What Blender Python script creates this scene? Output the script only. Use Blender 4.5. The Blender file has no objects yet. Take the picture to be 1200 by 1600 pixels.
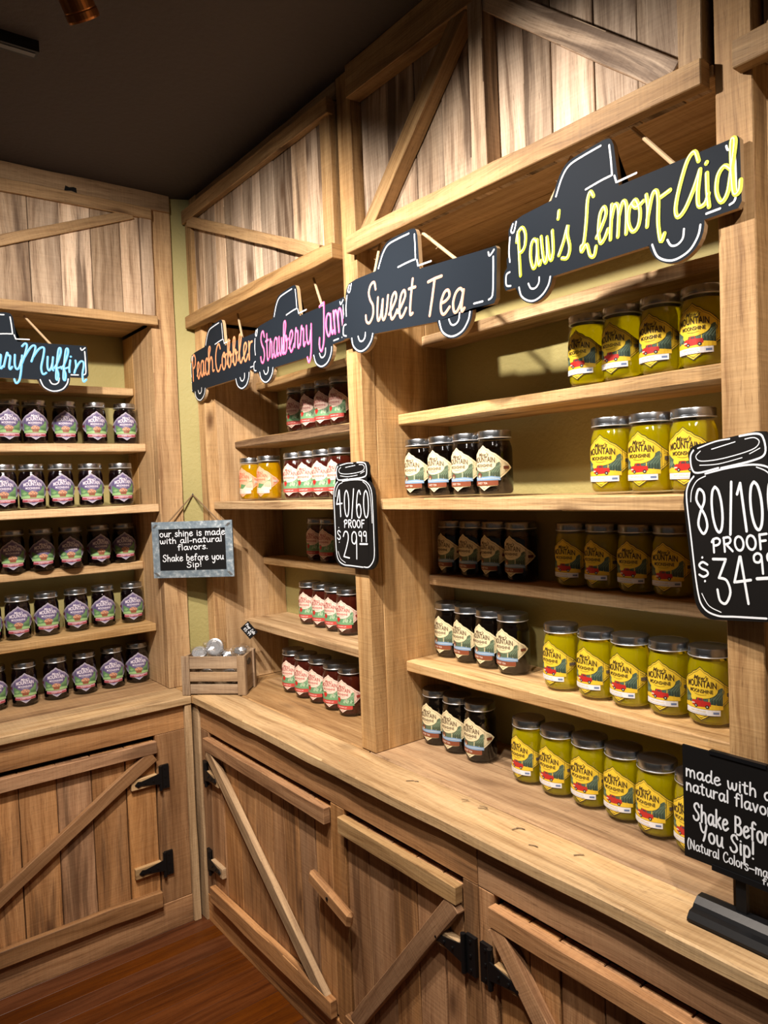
import bpy, bmesh, math, random
from mathutils import Vector, Matrix

D = bpy.data
SC = bpy.context.scene
COL = SC.collection
R = math.radians

# ------------------------------------------------------------------ camera
cam_d = D.cameras.new('camera')
cam = D.objects.new('camera', cam_d)
COL.objects.link(cam)
cam_d.sensor_fit = 'VERTICAL'
cam_d.sensor_height = 36.0
cam_d.lens = 1152.0 / 1600.0 * 36.0
cam_d.clip_start = 0.02
yaw, pit, rol = R(52.32), R(-2.03), R(-2.218)
fwd = Vector((-math.sin(yaw) * math.cos(pit), math.cos(yaw) * math.cos(pit), math.sin(pit)))
rgt = Vector((math.cos(yaw), math.sin(yaw), 0))
upv = rgt.cross(fwd)
r2 = rgt * math.cos(rol) + upv * math.sin(rol)
u2 = -rgt * math.sin(rol) + upv * math.cos(rol)
cm = Matrix((r2, u2, -fwd)).transposed().to_4x4()
cm.translation = Vector((2.7574, -1.1391, 1.6964))
cam.matrix_world = cm
SC.camera = cam

# ------------------------------------------------------------------ world, lamps' strength, exposure
W = D.worlds.new('world')
SC.world = W
W.use_nodes = True
W.node_tree.nodes['Background'].inputs[0].default_value = (1.0, 0.86, 0.70, 1)
W.node_tree.nodes['Background'].inputs[1].default_value = 0.045
SC.view_settings.view_transform = 'Standard'
SC.view_settings.look = 'None'
SC.view_settings.gamma = 1
SC.view_settings.use_curve_mapping = False
SC.view_settings.exposure = -0.06


def spot(name, loc, target, watt, size=100, blend=0.5, rad=0.022, col=(1.0, 0.87, 0.755)):
    l = D.lights.new(name, 'SPOT')
    l.energy = watt
    l.spot_size = R(size)
    l.spot_blend = blend
    l.shadow_soft_size = rad
    l.color = col
    o = D.objects.new(name, l)
    COL.objects.link(o)
    o.location = loc
    o.rotation_euler = (Vector(target) - Vector(loc)).to_track_quat('-Z', 'Y').to_euler()
    return o


CAN = Vector((1.14, -0.635, 2.70))           # rim of the copper lamp that the photo shows
CAN_AIM = Vector((0.45, 0.30, 1.45))
spot('lamp_corner_bay', CAN + (CAN_AIM - CAN).normalized() * 0.004, CAN_AIM, 128, 115, 0.85)
spot('lamp_main_bay', (1.52, -0.62, 2.70), (1.62, 0.30, 1.40), 128, 116, 0.85)
spot('lamp_left_shelves', (1.22, -0.95, 2.75), (-0.20, -0.35, 1.60), 165, 92, 0.8)
spot('lamp_room', (2.10, -1.00, 2.80), (1.15, -0.15, 0.40), 95, 80, 0.9, 0.05)
spot('lamp_third_bay', (2.75, -0.62, 2.70), (2.75, 0.30, 1.40), 80, 100, 0.6)


# ------------------------------------------------------------------ materials
def newmat(name):
    m = D.materials.new(name)
    m.use_nodes = True
    nt = m.node_tree
    nt.nodes.clear()
    out = nt.nodes.new('ShaderNodeOutputMaterial')
    return m, nt, out


def N(nt, t, **kw):
    n = nt.nodes.new(t)
    for k, v in kw.items():
        if k.startswith('i_'):
            key = k[2:]
            key = int(key) if key.isdigit() else key
            n.inputs[key].default_value = v
        else:
            setattr(n, k, v)
    return n


def L(nt, a, ao, b, bi):
    nt.links.new(a.outputs[ao], b.inputs[bi])


_pm = {}


def plain(name, col, rough=0.6, metal=0.0, spec=0.5):
    if name in _pm:
        return _pm[name]
    m, nt, out = newmat(name)
    p = N(nt, 'ShaderNodeBsdfPrincipled')
    p.inputs['Base Color'].default_value = (*col, 1)
    p.inputs['Roughness'].default_value = rough
    p.inputs['Metallic'].default_value = metal
    p.inputs['Specular IOR Level'].default_value = spec
    tc = N(nt, 'ShaderNodeTexCoord')
    nz = N(nt, 'ShaderNodeTexNoise', i_Scale=90.0, i_Detail=3.0)
    L(nt, tc, 'Object', nz, 'Vector')
    bp = N(nt, 'ShaderNodeBump', i_Strength=0.04, i_Distance=0.002)
    L(nt, nz, 0, bp, 'Height')
    L(nt, bp, 0, p, 'Normal')
    L(nt, p, 0, out, 0)
    _pm[name] = m
    return m


def ramp(nt, stops):
    r = N(nt, 'ShaderNodeValToRGB')
    e = r.color_ramp.elements
    while len(e) > 1:
        e.remove(e[-1])
    e[0].position, e[0].color = stops[0][0], (*stops[0][1], 1)
    for p, c in stops[1:]:
        x = e.new(p)
        x.color = (*c, 1)
    return r


def vmul(nt, src, so, vec):
    v = N(nt, 'ShaderNodeVectorMath', operation='MULTIPLY')
    L(nt, src, so, v, 0)
    v.inputs[1].default_value = vec
    return v


def mixc(nt, blend, fac=None):
    m = N(nt, 'ShaderNodeMix', data_type='RGBA', blend_type=blend)
    if fac is not None:
        m.inputs[0].default_value = fac
    return m


def wood(name, light, mid, dark, streak=0.4, knots=0.5, grey=0.0, vary=0.35, rough=0.62, bump=0.35, saw=0.3, pores=0.6, sth=0.31):
    """Rough-sawn timber; every board carries its own UV offset (metres) and a 'tint' value."""
    m, nt, out = newmat(name)
    uv = N(nt, 'ShaderNodeUVMap')
    at = N(nt, 'ShaderNodeAttribute', attribute_name='tint')
    # slow warp
    w1 = N(nt, 'ShaderNodeTexNoise', i_Scale=1.0, i_Detail=2.0)
    L(nt, vmul(nt, uv, 0, (2.2, 9.0, 1)), 0, w1, 'Vector')
    ws = N(nt, 'ShaderNodeVectorMath', operation='SCALE')
    ws.inputs['Scale'].default_value = 0.05
    L(nt, w1, 'Color', ws, 0)
    wa = N(nt, 'ShaderNodeVectorMath', operation='ADD')
    L(nt, uv, 0, wa, 0)
    L(nt, ws, 0, wa, 1)
    # broad figure and fine grain
    g1 = N(nt, 'ShaderNodeTexNoise', i_Scale=1.0, i_Detail=4.0, i_Roughness=0.6)
    L(nt, vmul(nt, wa, 0, (2.0, 38.0, 1)), 0, g1, 'Vector')
    g2 = N(nt, 'ShaderNodeTexNoise', i_Scale=1.0, i_Detail=5.0, i_Roughness=0.7)
    L(nt, vmul(nt, wa, 0, (7.0, 210.0, 1)), 0, g2, 'Vector')
    mx = N(nt, 'ShaderNodeMath', operation='MULTIPLY_ADD')
    L(nt, g2, 0, mx, 0)
    mx.inputs[1].default_value = 0.55
    L(nt, g1, 0, mx, 2)
    rp = ramp(nt, [(0.56, dark), (0.71, mid), (0.90, light)])
    L(nt, mx, 0, rp, 0)
    # per-board value and hue
    hs = N(nt, 'ShaderNodeHueSaturation')
    mr = N(nt, 'ShaderNodeMapRange')
    mr.inputs['To Min'].default_value = 1 - vary
    mr.inputs['To Max'].default_value = 1 + vary * 0.55
    L(nt, at, 'Fac', mr, 0)
    L(nt, mr, 0, hs, 'Value')
    tf = N(nt, 'ShaderNodeMath', operation='MULTIPLY')
    L(nt, at, 'Fac', tf, 0)
    tf.inputs[1].default_value = 7.31
    fr = N(nt, 'ShaderNodeMath', operation='FRACT')
    L(nt, tf, 0, fr, 0)
    mr2 = N(nt, 'ShaderNodeMapRange')
    mr2.inputs['To Min'].default_value = 0.90 - grey
    mr2.inputs['To Max'].default_value = 1.10 - grey * .5
    L(nt, fr, 0, mr2, 0)
    L(nt, mr2, 0, hs, 'Saturation')
    bl = N(nt, 'ShaderNodeTexNoise', i_Scale=1.0, i_Detail=3.0)
    L(nt, vmul(nt, wa, 0, (1.6, 11.0, 1)), 0, bl, 'Vector')
    br = ramp(nt, [(0.32, (.70, .66, .62)), (0.5, (1, 1, 1)), (0.68, (1.22, 1.2, 1.14))])
    L(nt, bl, 0, br, 0)
    mb = mixc(nt, 'MULTIPLY', 0.8)
    L(nt, rp, 0, mb, 6)
    L(nt, br, 0, mb, 7)
    L(nt, mb, 2, hs, 'Color')
    # dark mineral streaks along the grain
    st = N(nt, 'ShaderNodeTexNoise', i_Scale=1.0, i_Detail=6.0, i_Roughness=0.65)
    L(nt, vmul(nt, wa, 0, (1.3, 30.0, 1)), 0, st, 'Vector')
    st2 = N(nt, 'ShaderNodeTexNoise', i_Scale=1.0, i_Detail=1.0)
    L(nt, vmul(nt, uv, 0, (1.7, 5.0, 1)), 0, st2, 'Vector')
    sa = N(nt, 'ShaderNodeMath', operation='MULTIPLY')
    L(nt, st, 0, sa, 0)
    L(nt, st2, 0, sa, 1)
    sr = ramp(nt, [(sth, (0, 0, 0)), (sth + 0.09, (streak,) * 3)])
    L(nt, sa, 0, sr, 0)
    m1 = mixc(nt, 'MIX')
    L(nt, sr, 0, m1, 0)
    L(nt, hs, 0, m1, 6)
    m1.inputs[7].default_value = (dark[0] * .35, dark[1] * .33, dark[2] * .35, 1)
    # knots
    vo = N(nt, 'ShaderNodeTexVoronoi', feature='F1', voronoi_dimensions='2D', i_Scale=1.0)
    L(nt, vmul(nt, wa, 0, (2.6, 7.0, 1)), 0, vo, 'Vector')
    kr = ramp(nt, [(0.0, (knots,) * 3), (0.06, (knots * .8,) * 3), (0.13, (knots * .25,) * 3), (0.2, (0, 0, 0))])
    L(nt, vo, 'Distance', kr, 0)
    sp = N(nt, 'ShaderNodeSeparateColor')
    L(nt, vo, 'Color', sp, 0)
    gt = N(nt, 'ShaderNodeMath', operation='GREATER_THAN')
    L(nt, sp, 0, gt, 0)
    gt.inputs[1].default_value = 0.80
    km = N(nt, 'ShaderNodeMath', operation='MULTIPLY')
    L(nt, kr, 0, km, 0)
    L(nt, gt, 0, km, 1)
    m2 = mixc(nt, 'MIX')
    L(nt, km, 0, m2, 0)
    L(nt, m1, 2, m2, 6)
    m2.inputs[7].default_value = (dark[0] * .4, dark[1] * .34, dark[2] * .32, 1)
    # saw marks across the grain
    sw = N(nt, 'ShaderNodeTexNoise', i_Scale=1.0, i_Detail=2.0)
    L(nt, vmul(nt, uv, 0, (170.0, 2.5, 1)), 0, sw, 'Vector')
    po = N(nt, 'ShaderNodeTexNoise', i_Scale=1.0, i_Detail=4.0, i_Roughness=0.7)
    L(nt, vmul(nt, wa, 0, (16.0, 330.0, 1)), 0, po, 'Vector')
    pr = ramp(nt, [(0.57, (0, 0, 0)), (0.66, (pores,) * 3)])
    L(nt, po, 0, pr, 0)
    m2b = mixc(nt, 'MIX')
    L(nt, pr, 0, m2b, 0)
    L(nt, m2, 2, m2b, 6)
    m2b.inputs[7].default_value = (dark[0] * .45, dark[1] * .4, dark[2] * .38, 1)
    m3 = mixc(nt, 'OVERLAY', saw * .5)
    L(nt, m2b, 2, m3, 6)
    L(nt, sw, 0, m3, 7)
    p = N(nt, 'ShaderNodeBsdfPrincipled')
    p.inputs['Roughness'].default_value = rough
    p.inputs['Specular IOR Level'].default_value = 0.3
    L(nt, m3, 2, p, 'Base Color')
    hb = N(nt, 'ShaderNodeMath', operation='MULTIPLY_ADD')
    L(nt, sw, 0, hb, 0)
    hb.inputs[1].default_value = 0.5
    L(nt, mx, 0, hb, 2)
    bp = N(nt, 'ShaderNodeBump', i_Strength=bump, i_Distance=0.003)
    L(nt, hb, 0, bp, 'Height')
    L(nt, bp, 0, p, 'Normal')
    L(nt, p, 0, out, 0)
    return m


M_SHELF = wood('shelf_wood', (.64, .445, .24), (.50, .325, .158), (.31, .18, .078), streak=.6, knots=.8, vary=.18)
M_PANEL = wood('panel_wood', (.57, .38, .195), (.46, .29, .138), (.34, .20, .088), streak=.2, knots=.7, vary=.14)
M_POST = wood('knotty_post_wood', (.57, .365, .17), (.44, .262, .11), (.28, .145, .055), streak=.55, knots=1.0, vary=.18)
M_HEAD = wood('header_plank_wood', (.64, .48, .33), (.455, .32, .205), (.24, .15, .085), streak=.85, knots=.9, grey=.10, vary=.46, sth=.285)
M_TRIM = wood('header_trim_wood', (.45, .30, .155), (.34, .215, .105), (.22, .128, .06), streak=.5, knots=.9, vary=.2)
M_BASE = wood('cabinet_wood', (.47, .268, .135), (.365, .195, .093), (.23, .115, .052), streak=.65, knots=.9, vary=.34, grey=-.04, sth=.295)
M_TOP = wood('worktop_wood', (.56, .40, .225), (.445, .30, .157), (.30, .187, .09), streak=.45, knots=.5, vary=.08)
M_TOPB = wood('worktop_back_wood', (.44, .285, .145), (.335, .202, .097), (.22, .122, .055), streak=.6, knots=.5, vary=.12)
M_CRATE = wood('crate_wood', (.44, .32, .205), (.34, .235, .145), (.22, .14, .085), streak=.3, knots=.3, vary=.2)
M_BLOCK = wood('hinge_block_wood', (.54, .37, .20), (.42, .28, .14), (.28, .17, .085), streak=.2, knots=.2, vary=.1)
M_BARK = wood('bark_edge_wood', (.30, .19, .10), (.16, .09, .045), (.05, .03, .018), streak=.9, knots=.5, vary=.2)


def wall_paint():
    m, nt, out = newmat('olive_yellow_wall_paint')
    tc = N(nt, 'ShaderNodeTexCoord')
    n1 = N(nt, 'ShaderNodeTexNoise', i_Scale=70.0, i_Detail=4.0, i_Roughness=0.6)
    L(nt, tc, 'Object', n1, 'Vector')
    n2 = N(nt, 'ShaderNodeTexNoise', i_Scale=3.0, i_Detail=2.0)
    L(nt, tc, 'Object', n2, 'Vector')
    rp = ramp(nt, [(0.3, (.335, .295, .115)), (0.7, (.39, .345, .145))])
    L(nt, n2, 0, rp, 0)
    p = N(nt, 'ShaderNodeBsdfPrincipled', i_Roughness=0.6)
    p.inputs['Specular IOR Level'].default_value = 0.25
    L(nt, rp, 0, p, 'Base Color')
    bp = N(nt, 'ShaderNodeBump', i_Strength=0.6, i_Distance=0.004)
    L(nt, n1, 0, bp, 'Height')
    L(nt, bp, 0, p, 'Normal')
    L(nt, p, 0, out, 0)
    return m


def ceiling_paint():
    m, nt, out = newmat('charcoal_ceiling_paint')
    tc = N(nt, 'ShaderNodeTexCoord')
    n1 = N(nt, 'ShaderNodeTexNoise', i_Scale=55.0, i_Detail=4.0)
    L(nt, tc, 'Object', n1, 'Vector')
    p = N(nt, 'ShaderNodeBsdfPrincipled', i_Roughness=0.75)
    p.inputs['Base Color'].default_value = (.066, .060, .063, 1)
    p.inputs['Specular IOR Level'].default_value = 0.2
    bp = N(nt, 'ShaderNodeBump', i_Strength=0.5, i_Distance=0.004)
    L(nt, n1, 0, bp, 'Height')
    L(nt, bp, 0, p, 'Normal')
    L(nt, p, 0, out, 0)
    return m


M_WALL = wall_paint()
M_CEIL = ceiling_paint()
M_FLOOR = wood('floor_wood', (.115, .040, .016), (.085, .027, .010), (.05, .015, .006), streak=.3, knots=.2, vary=.16, grey=-.12, rough=.42, bump=.15, saw=.1)
M_BLACK = plain('black_iron', (.012, .012, .013), .45, .6)
M_CHALK = plain('chalkboard_black', (.0125, .0180, .0265), .6, 0, .06)
M_MATBLACK = plain('matt_black', (.005, .005, .0055), .55, 0, .25)
M_PLASTIC = plain('black_plastic', (.006, .0065, .008), .38, 0, .3)
M_WHITE = plain('white_chalk_marker', (.78, .84, .92), .6)
M_PLY = plain('sign_plywood', (.52, .36, .20), .7)
M_TWINE = plain('jute_twine', (.50, .37, .22), .9)
M_COPPER = plain('copper_lamp', (.42, .17, .06), .3, .9)
M_LAMPGLOW = plain('lamp_reflector', (.5, .4, .3), .3, .8)


def lid_metal():
    m, nt, out = newmat('jar_lid_metal')
    p = N(nt, 'ShaderNodeBsdfPrincipled')
    p.inputs['Base Color'].default_value = (.40, .43, .47, 1)
    p.inputs['Metallic'].default_value = 1.0
    p.inputs['Roughness'].default_value = 0.27
    L(nt, p, 0, out, 0)
    return m


def galvanised():
    m, nt, out = newmat('galvanised_steel')
    tc = N(nt, 'ShaderNodeTexCoord')
    v = N(nt, 'ShaderNodeTexVoronoi', i_Scale=95.0)
    L(nt, tc, 'Object', v, 'Vector')
    n = N(nt, 'ShaderNodeTexNoise', i_Scale=60.0, i_Detail=4.0)
    L(nt, tc, 'Object', n, 'Vector')
    rp = ramp(nt, [(0.35, (.17, .23, .29)), (0.55, (.25, .32, .38)), (0.72, (.52, .60, .66))])
    L(nt, n, 0, rp, 0)
    p = N(nt, 'ShaderNodeBsdfPrincipled', i_Roughness=0.42)
    p.inputs['Metallic'].default_value = 0.25
    L(nt, rp, 0, p, 'Base Color')
    bp = N(nt, 'ShaderNodeBump', i_Strength=0.35, i_Distance=0.002)
    L(nt, v, 0, bp, 'Height')
    L(nt, bp, 0, p, 'Normal')
    L(nt, p, 0, out, 0)
    return m


def clear_film(name, rough=0.05, base=0.05, tint=(1, 1, 1), top=0.35):
    """Thin clear sheet (jar wall, shrink film): lets light straight through, reflects at grazing angles."""
    m, nt, out = newmat(name)
    tr = N(nt, 'ShaderNodeBsdfTransparent')
    tr.inputs[0].default_value = (*tint, 1)
    gl = N(nt, 'ShaderNodeBsdfGlossy')
    gl.inputs['Roughness'].default_value = rough
    gl.inputs[0].default_value = (1, 1, 1, 1)
    lw = N(nt, 'ShaderNodeLayerWeight', i_Blend=0.35)
    mr = N(nt, 'ShaderNodeMapRange')
    mr.inputs['To Min'].default_value = base
    mr.inputs['To Max'].default_value = top
    pw = N(nt, 'ShaderNodeMath', operation='POWER')
    L(nt, lw, 'Facing', pw, 0)
    pw.inputs[1].default_value = 3.0
    L(nt, pw, 0, mr, 0)
    tc = N(nt, 'ShaderNodeTexCoord')
    nz = N(nt, 'ShaderNodeTexNoise', i_Scale=60.0, i_Detail=2.0)
    L(nt, tc, 'Object', nz, 'Vector')
    bp = N(nt, 'ShaderNodeBump', i_Strength=0.3, i_Distance=0.004)
    L(nt, nz, 0, bp, 'Height')
    L(nt, bp, 0, gl, 'Normal')
    mx = N(nt, 'ShaderNodeMixShader')
    L(nt, mr, 0, mx, 0)
    L(nt, tr, 0, mx, 1)
    L(nt, gl, 0, mx, 2)
    L(nt, mx, 0, out, 0)
    return m


def liquid(name, col, clear, body):
    """Coloured drink: part refracted, part scattered inside the liquid."""
    m, nt, out = newmat(name)
    g = N(nt, 'ShaderNodeBsdfRefraction')
    g.inputs[0].default_value = (*clear, 1)
    g.inputs['IOR'].default_value = 1.33
    g.inputs['Roughness'].default_value = 0.03
    d = N(nt, 'ShaderNodeBsdfDiffuse')
    d.inputs[0].default_value = (*col, 1)
    t = N(nt, 'ShaderNodeBsdfTranslucent')
    t.inputs[0].default_value = (*col, 1)
    m1 = N(nt, 'ShaderNodeMixShader', i_0=0.28)
    L(nt, d, 0, m1, 1)
    L(nt, t, 0, m1, 2)
    m2 = N(nt, 'ShaderNodeMixShader', i_0=body)
    L(nt, g, 0, m2, 1)
    L(nt, m1, 0, m2, 2)
    gl = N(nt, 'ShaderNodeBsdfGlossy', i_Roughness=0.06)
    fr = N(nt, 'ShaderNodeFresnel', i_IOR=1.33)
    m3 = N(nt, 'ShaderNodeMixShader')
    L(nt, fr, 0, m3, 0)
    L(nt, m2, 0, m3, 1)
    L(nt, gl, 0, m3, 2)
    L(nt, m3, 0, out, 0)
    return m


M_LID = lid_metal()
M_RIM = plain('bright_lid_rim', (.62, .62, .62), .35, .5)
M_GALV = galvanised()
M_GLASS = clear_film('jar_glass', 0.04, 0.05)
M_FILM = clear_film('clear_wrap', 0.10, 0.03)
M_WRAP = clear_film('crinkled_wrap', 0.14, 0.22, top=0.7)
M_LIQ = {
    'lemon': liquid('yellow_drink', (.93, .82, .001), (.98, .93, .006), 0.36),
    'tea': liquid('dark_tea_drink', (.004, .002, .001), (.05, .014, .004), 0.85),
    'blue': liquid('dark_berry_drink', (.006, .002, .003), (.06, .012, .012), 0.85),
    'straw': liquid('dark_red_drink', (.085, .012, .006), (.40, .07, .03), 0.7),
    'peach': liquid('amber_drink', (.90, .56, .003), (.97, .78, .03), 0.36),
}


# ------------------------------------------------------------------ object helpers
def tag(o, label=None, cat=None, group=None, kind=None):
    if label: o['label'] = label
    if cat: o['category'] = cat
    if group: o['group'] = group
    if kind: o['kind'] = kind
    return o


def empty(name, loc, label, cat, group=None):
    o = D.objects.new(name, None)
    o.empty_display_size = .05
    COL.objects.link(o)
    o.location = loc
    return tag(o, label, cat, group)


def wpos(o):
    p = Vector(o.location)
    q = o.parent
    while q is not None:
        p = p + Vector(q.location)
        q = q.parent
    return p


def link(name, bm, mats, parent=None, smooth=False, origin=None):
    """Link a bmesh given in world coordinates as ONE object; under a parent it is stored relative to it."""
    bmesh.ops.recalc_face_normals(bm, faces=bm.faces)
    me = D.meshes.new(name)
    if not bm.verts:
        raise ValueError(name)
    c = Vector(origin) if origin is not None else sum((v.co for v in bm.verts), Vector()) / len(bm.verts)
    for v in bm.verts:
        v.co -= c
    bm.to_mesh(me)
    bm.free()
    for m in (mats if isinstance(mats, (list, tuple)) else [mats]):
        me.materials.append(m)
    if smooth:
        for p in me.polygons:
            p.use_smooth = True
    o = D.objects.new(name, me)
    COL.objects.link(o)
    if parent is not None:
        o.parent = parent
        o.location = c - wpos(parent)
    else:
        o.location = c
    return o


def NB():
    bm = bmesh.new()
    bm.loops.layers.uv.new('UVMap')
    bm.faces.layers.float.new('tint')
    return bm


_bs = [0]


def board(bm, o, ax, Ln, ay, Wd, az, Th, wav=.0012, bev=.0018, mi=0, seg=None, taper=None):
    """A sawn board: length Ln along ax, width Wd along ay, thickness Th along az, from corner o."""
    _bs[0] += 1
    rnd = random.Random(_bs[0] * 7919)
    o, ax, ay, az = Vector(o), Vector(ax).normalized(), Vector(ay).normalized(), Vector(az).normalized()
    n = seg or max(2, min(14, int(Ln / .09)))
    if wav == 0: n = 1
    ph = [[rnd.uniform(0, 6.28) for _ in range(3)] for _ in range(4)]
    fq = [[rnd.uniform(2, 7), rnd.uniform(8, 18), rnd.uniform(20, 40)] for _ in range(4)]
    b = bmesh.new()
    rows = []
    for i in range(n + 1):
        t = Ln * i / n
        row = []
        for k, (y, z) in enumerate(((0, 0), (Wd, 0), (Wd, Th), (0, Th))):
            e = 0 if k in (0, 3) else 1
            d = sum(math.sin(fq[e][q] * t + ph[e][q]) * (1, .6, .35)[q] for q in range(3)) * wav
            d2 = sum(math.sin(fq[2 + e][q] * t + ph[2 + e][q]) * (1, .6, .3)[q] for q in range(3)) * wav * .35
            row.append(b.verts.new((t, y + (d if e else -abs(d) * .6 + d * .4), z + (d2 if k in (2, 3) else 0))))
        rows.append(row)
    for i in range(n):
        for k in range(4):
            b.faces.new((rows[i][k], rows[i][(k + 1) % 4], rows[i + 1][(k + 1) % 4], rows[i + 1][k]))
    b.faces.new(rows[0][::-1])
    b.faces.new(rows[n])
    if bev:
        es = [e for e in b.edges if len(e.link_faces) == 2 and e.link_faces[0].normal.angle(e.link_faces[1].normal, 0) > .8]
        bmesh.ops.recalc_face_normals(b, faces=b.faces)
        es = [e for e in b.edges if len(e.link_faces) == 2 and e.calc_face_angle(0) > .8]
        bmesh.ops.bevel(b, geom=es, offset=bev, segments=1, affect='EDGES', clamp_overlap=True)
    b.normal_update()
    uvl = bm.loops.layers.uv['UVMap']
    tl = bm.faces.layers.float['tint']
    tint = rnd.random()
    ou, ov = rnd.uniform(0, 40), rnd.uniform(0, 40)
    vm = {}
    for v in b.verts:
        vm[v] = bm.verts.new(o + ax * v.co.x + ay * v.co.y + az * v.co.z)
    for f in b.faces:
        try:
            nf = bm.faces.new([vm[v] for v in f.verts])
        except ValueError:
            continue
        nf[tl] = tint
        nf.material_index = mi
        nx, ny, nz = (abs(c) for c in f.normal)
        for l, lv in zip(nf.loops, f.verts):
            x, y, z = lv.co
            if nx > .75:
                l[uvl].uv = (ou + z * .6, ov + y)
            elif ny > nz:
                l[uvl].uv = (ou + x, ov + 1.7 + z + (3 if y > Wd * .5 else 0))
            else:
                l[uvl].uv = (ou + x, ov + y)
    b.free()


def box(bm, x0, x1, y0, y1, z0, z1, mi=0):
    vs = [bm.verts.new(p) for p in ((x0, y0, z0), (x1, y0, z0), (x1, y1, z0), (x0, y1, z0), (x0, y0, z1), (x1, y0, z1), (x1, y1, z1), (x0, y1, z1))]
    for f in ((0, 3, 2, 1), (4, 5, 6, 7), (0, 1, 5, 4), (1, 2, 6, 5), (2, 3, 7, 6), (3, 0, 4, 7)):
        bm.faces.new([vs[i] for i in f]).material_index = mi


def lathe(bm, prof, n=32, mi=0, cx=0, cy=0, cz=0):
    rings = []
    for r, z in prof:
        if r < 1e-6:
            rings.append([bm.verts.new((cx, cy, cz + z))])
        else:
            rings.append([bm.verts.new((cx + r * math.cos(6.28318531 * i / n), cy + r * math.sin(6.28318531 * i / n), cz + z)) for i in range(n)])
    for a, b in zip(rings, rings[1:]):
        for i in range(n):
            j = (i + 1) % n
            if len(a) == 1 and len(b) == 1: continue
            if len(a) == 1: f = bm.faces.new((a[0], b[i], b[j]))
            elif len(b) == 1: f = bm.faces.new((a[i], b[0], a[j]))
            else: f = bm.faces.new((a[i], b[i], b[j], a[j]))
            f.material_index = mi


def tube(bm, pts, r, n=8, mi=0):
    pts = [Vector(p) for p in pts]
    prev = None
    for i, p in enumerate(pts):
        d = (pts[min(i + 1, len(pts) - 1)] - pts[max(i - 1, 0)]).normalized()
        a = d.orthogonal().normalized() if prev is None else (prev - d * prev.dot(d)).normalized()
        b = d.cross(a)
        ring = [bm.verts.new(p + a * r * math.cos(6.2832 * k / n) + b * r * math.sin(6.2832 * k / n)) for k in range(n)]
        if prev is not None:
            for k in range(n):
                bm.faces.new((last[k], last[(k + 1) % n], ring[(k + 1) % n], ring[k])).material_index = mi
        else:
            bm.faces.new(ring[::-1]).material_index = mi
        last, prev = ring, a
    bm.faces.new(last).material_index = mi


# ---- flat shapes and lettering laid on a plane: mp(u, v, h) -> world point
def plane_map(origin, uax, vax):
    origin, uax, vax = Vector(origin), Vector(uax).normalized(), Vector(vax).normalized()
    nrm = uax.cross(vax)
    return lambda u, v, h=0.0: origin + uax * u + vax * v + nrm * h


def extrude_poly(bm, poly, mp, h0, h1, mi=0, mi_side=None):
    a = [bm.verts.new(mp(u, v, h0)) for u, v in poly]
    b = [bm.verts.new(mp(u, v, h1)) for u, v in poly]
    n = len(poly)
    f1 = bm.faces.new(a[::-1])
    f2 = bm.faces.new(b)
    f1.material_index = mi if mi_side is None else mi_side
    f2.material_index = mi
    for i in range(n):
        f = bm.faces.new((a[i], a[(i + 1) % n], b[(i + 1) % n], b[i]))
        f.material_index = mi if mi_side is None else mi_side
    bmesh.ops.triangulate(bm, faces=[f1, f2])


def arc(cx, cy, r, a0, a1, n=10, ry=None):
    ry = ry or r
    return [(cx + r * math.cos(R(a0 + (a1 - a0) * i / n)), cy + ry * math.sin(R(a0 + (a1 - a0) * i / n))) for i in range(n + 1)]


def smooth_line(p, k=5):
    if len(p) < 3: return p
    out = []
    for i in range(len(p) - 1):
        p0, p1, p2, p3 = p[max(i - 1, 0)], p[i], p[i + 1], p[min(i + 2, len(p) - 1)]
        for q in range(k):
            t = q / k
            out.append(tuple(.5 * (2 * p1[c] + (p2[c] - p0[c]) * t + (2 * p0[c] - 5 * p1[c] + 4 * p2[c] - p3[c]) * t * t + (3 * p1[c] - p0[c] - 3 * p2[c] + p3[c]) * t ** 3) for c in (0, 1)))
    out.append(p[-1])
    return out


def stroke(bm, pts, w, mp, h, mi=0, smooth=True, rise=.0004):
    """One pen stroke as a flat ribbon with round ends."""
    p = smooth_line(pts) if smooth else pts
    n = len(p)
    Ls, Rs = [], []
    for i in range(n):
        a, b = p[max(i - 1, 0)], p[min(i + 1, n - 1)]
        dx, dy = b[0] - a[0], b[1] - a[1]
        d = math.hypot(dx, dy) or 1
        nx, ny = -dy / d * w / 2, dx / d * w / 2
        hh = h + rise * i / n
        Ls.append(bm.verts.new(mp(p[i][0] + nx, p[i][1] + ny, hh)))
        Rs.append(bm.verts.new(mp(p[i][0] - nx, p[i][1] - ny, hh)))
    for i in range(n - 1):
        bm.faces.new((Ls[i], Rs[i], Rs[i + 1], Ls[i + 1])).material_index = mi
    for e in (0, n - 1):
        c = p[e]
        bm.faces.new([bm.verts.new(mp(c[0] + w / 2 * math.cos(.6283 * k), c[1] + w / 2 * math.sin(.6283 * k), h + (rise if e else -.00005))) for k in range(10)]).material_index = mi


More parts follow.
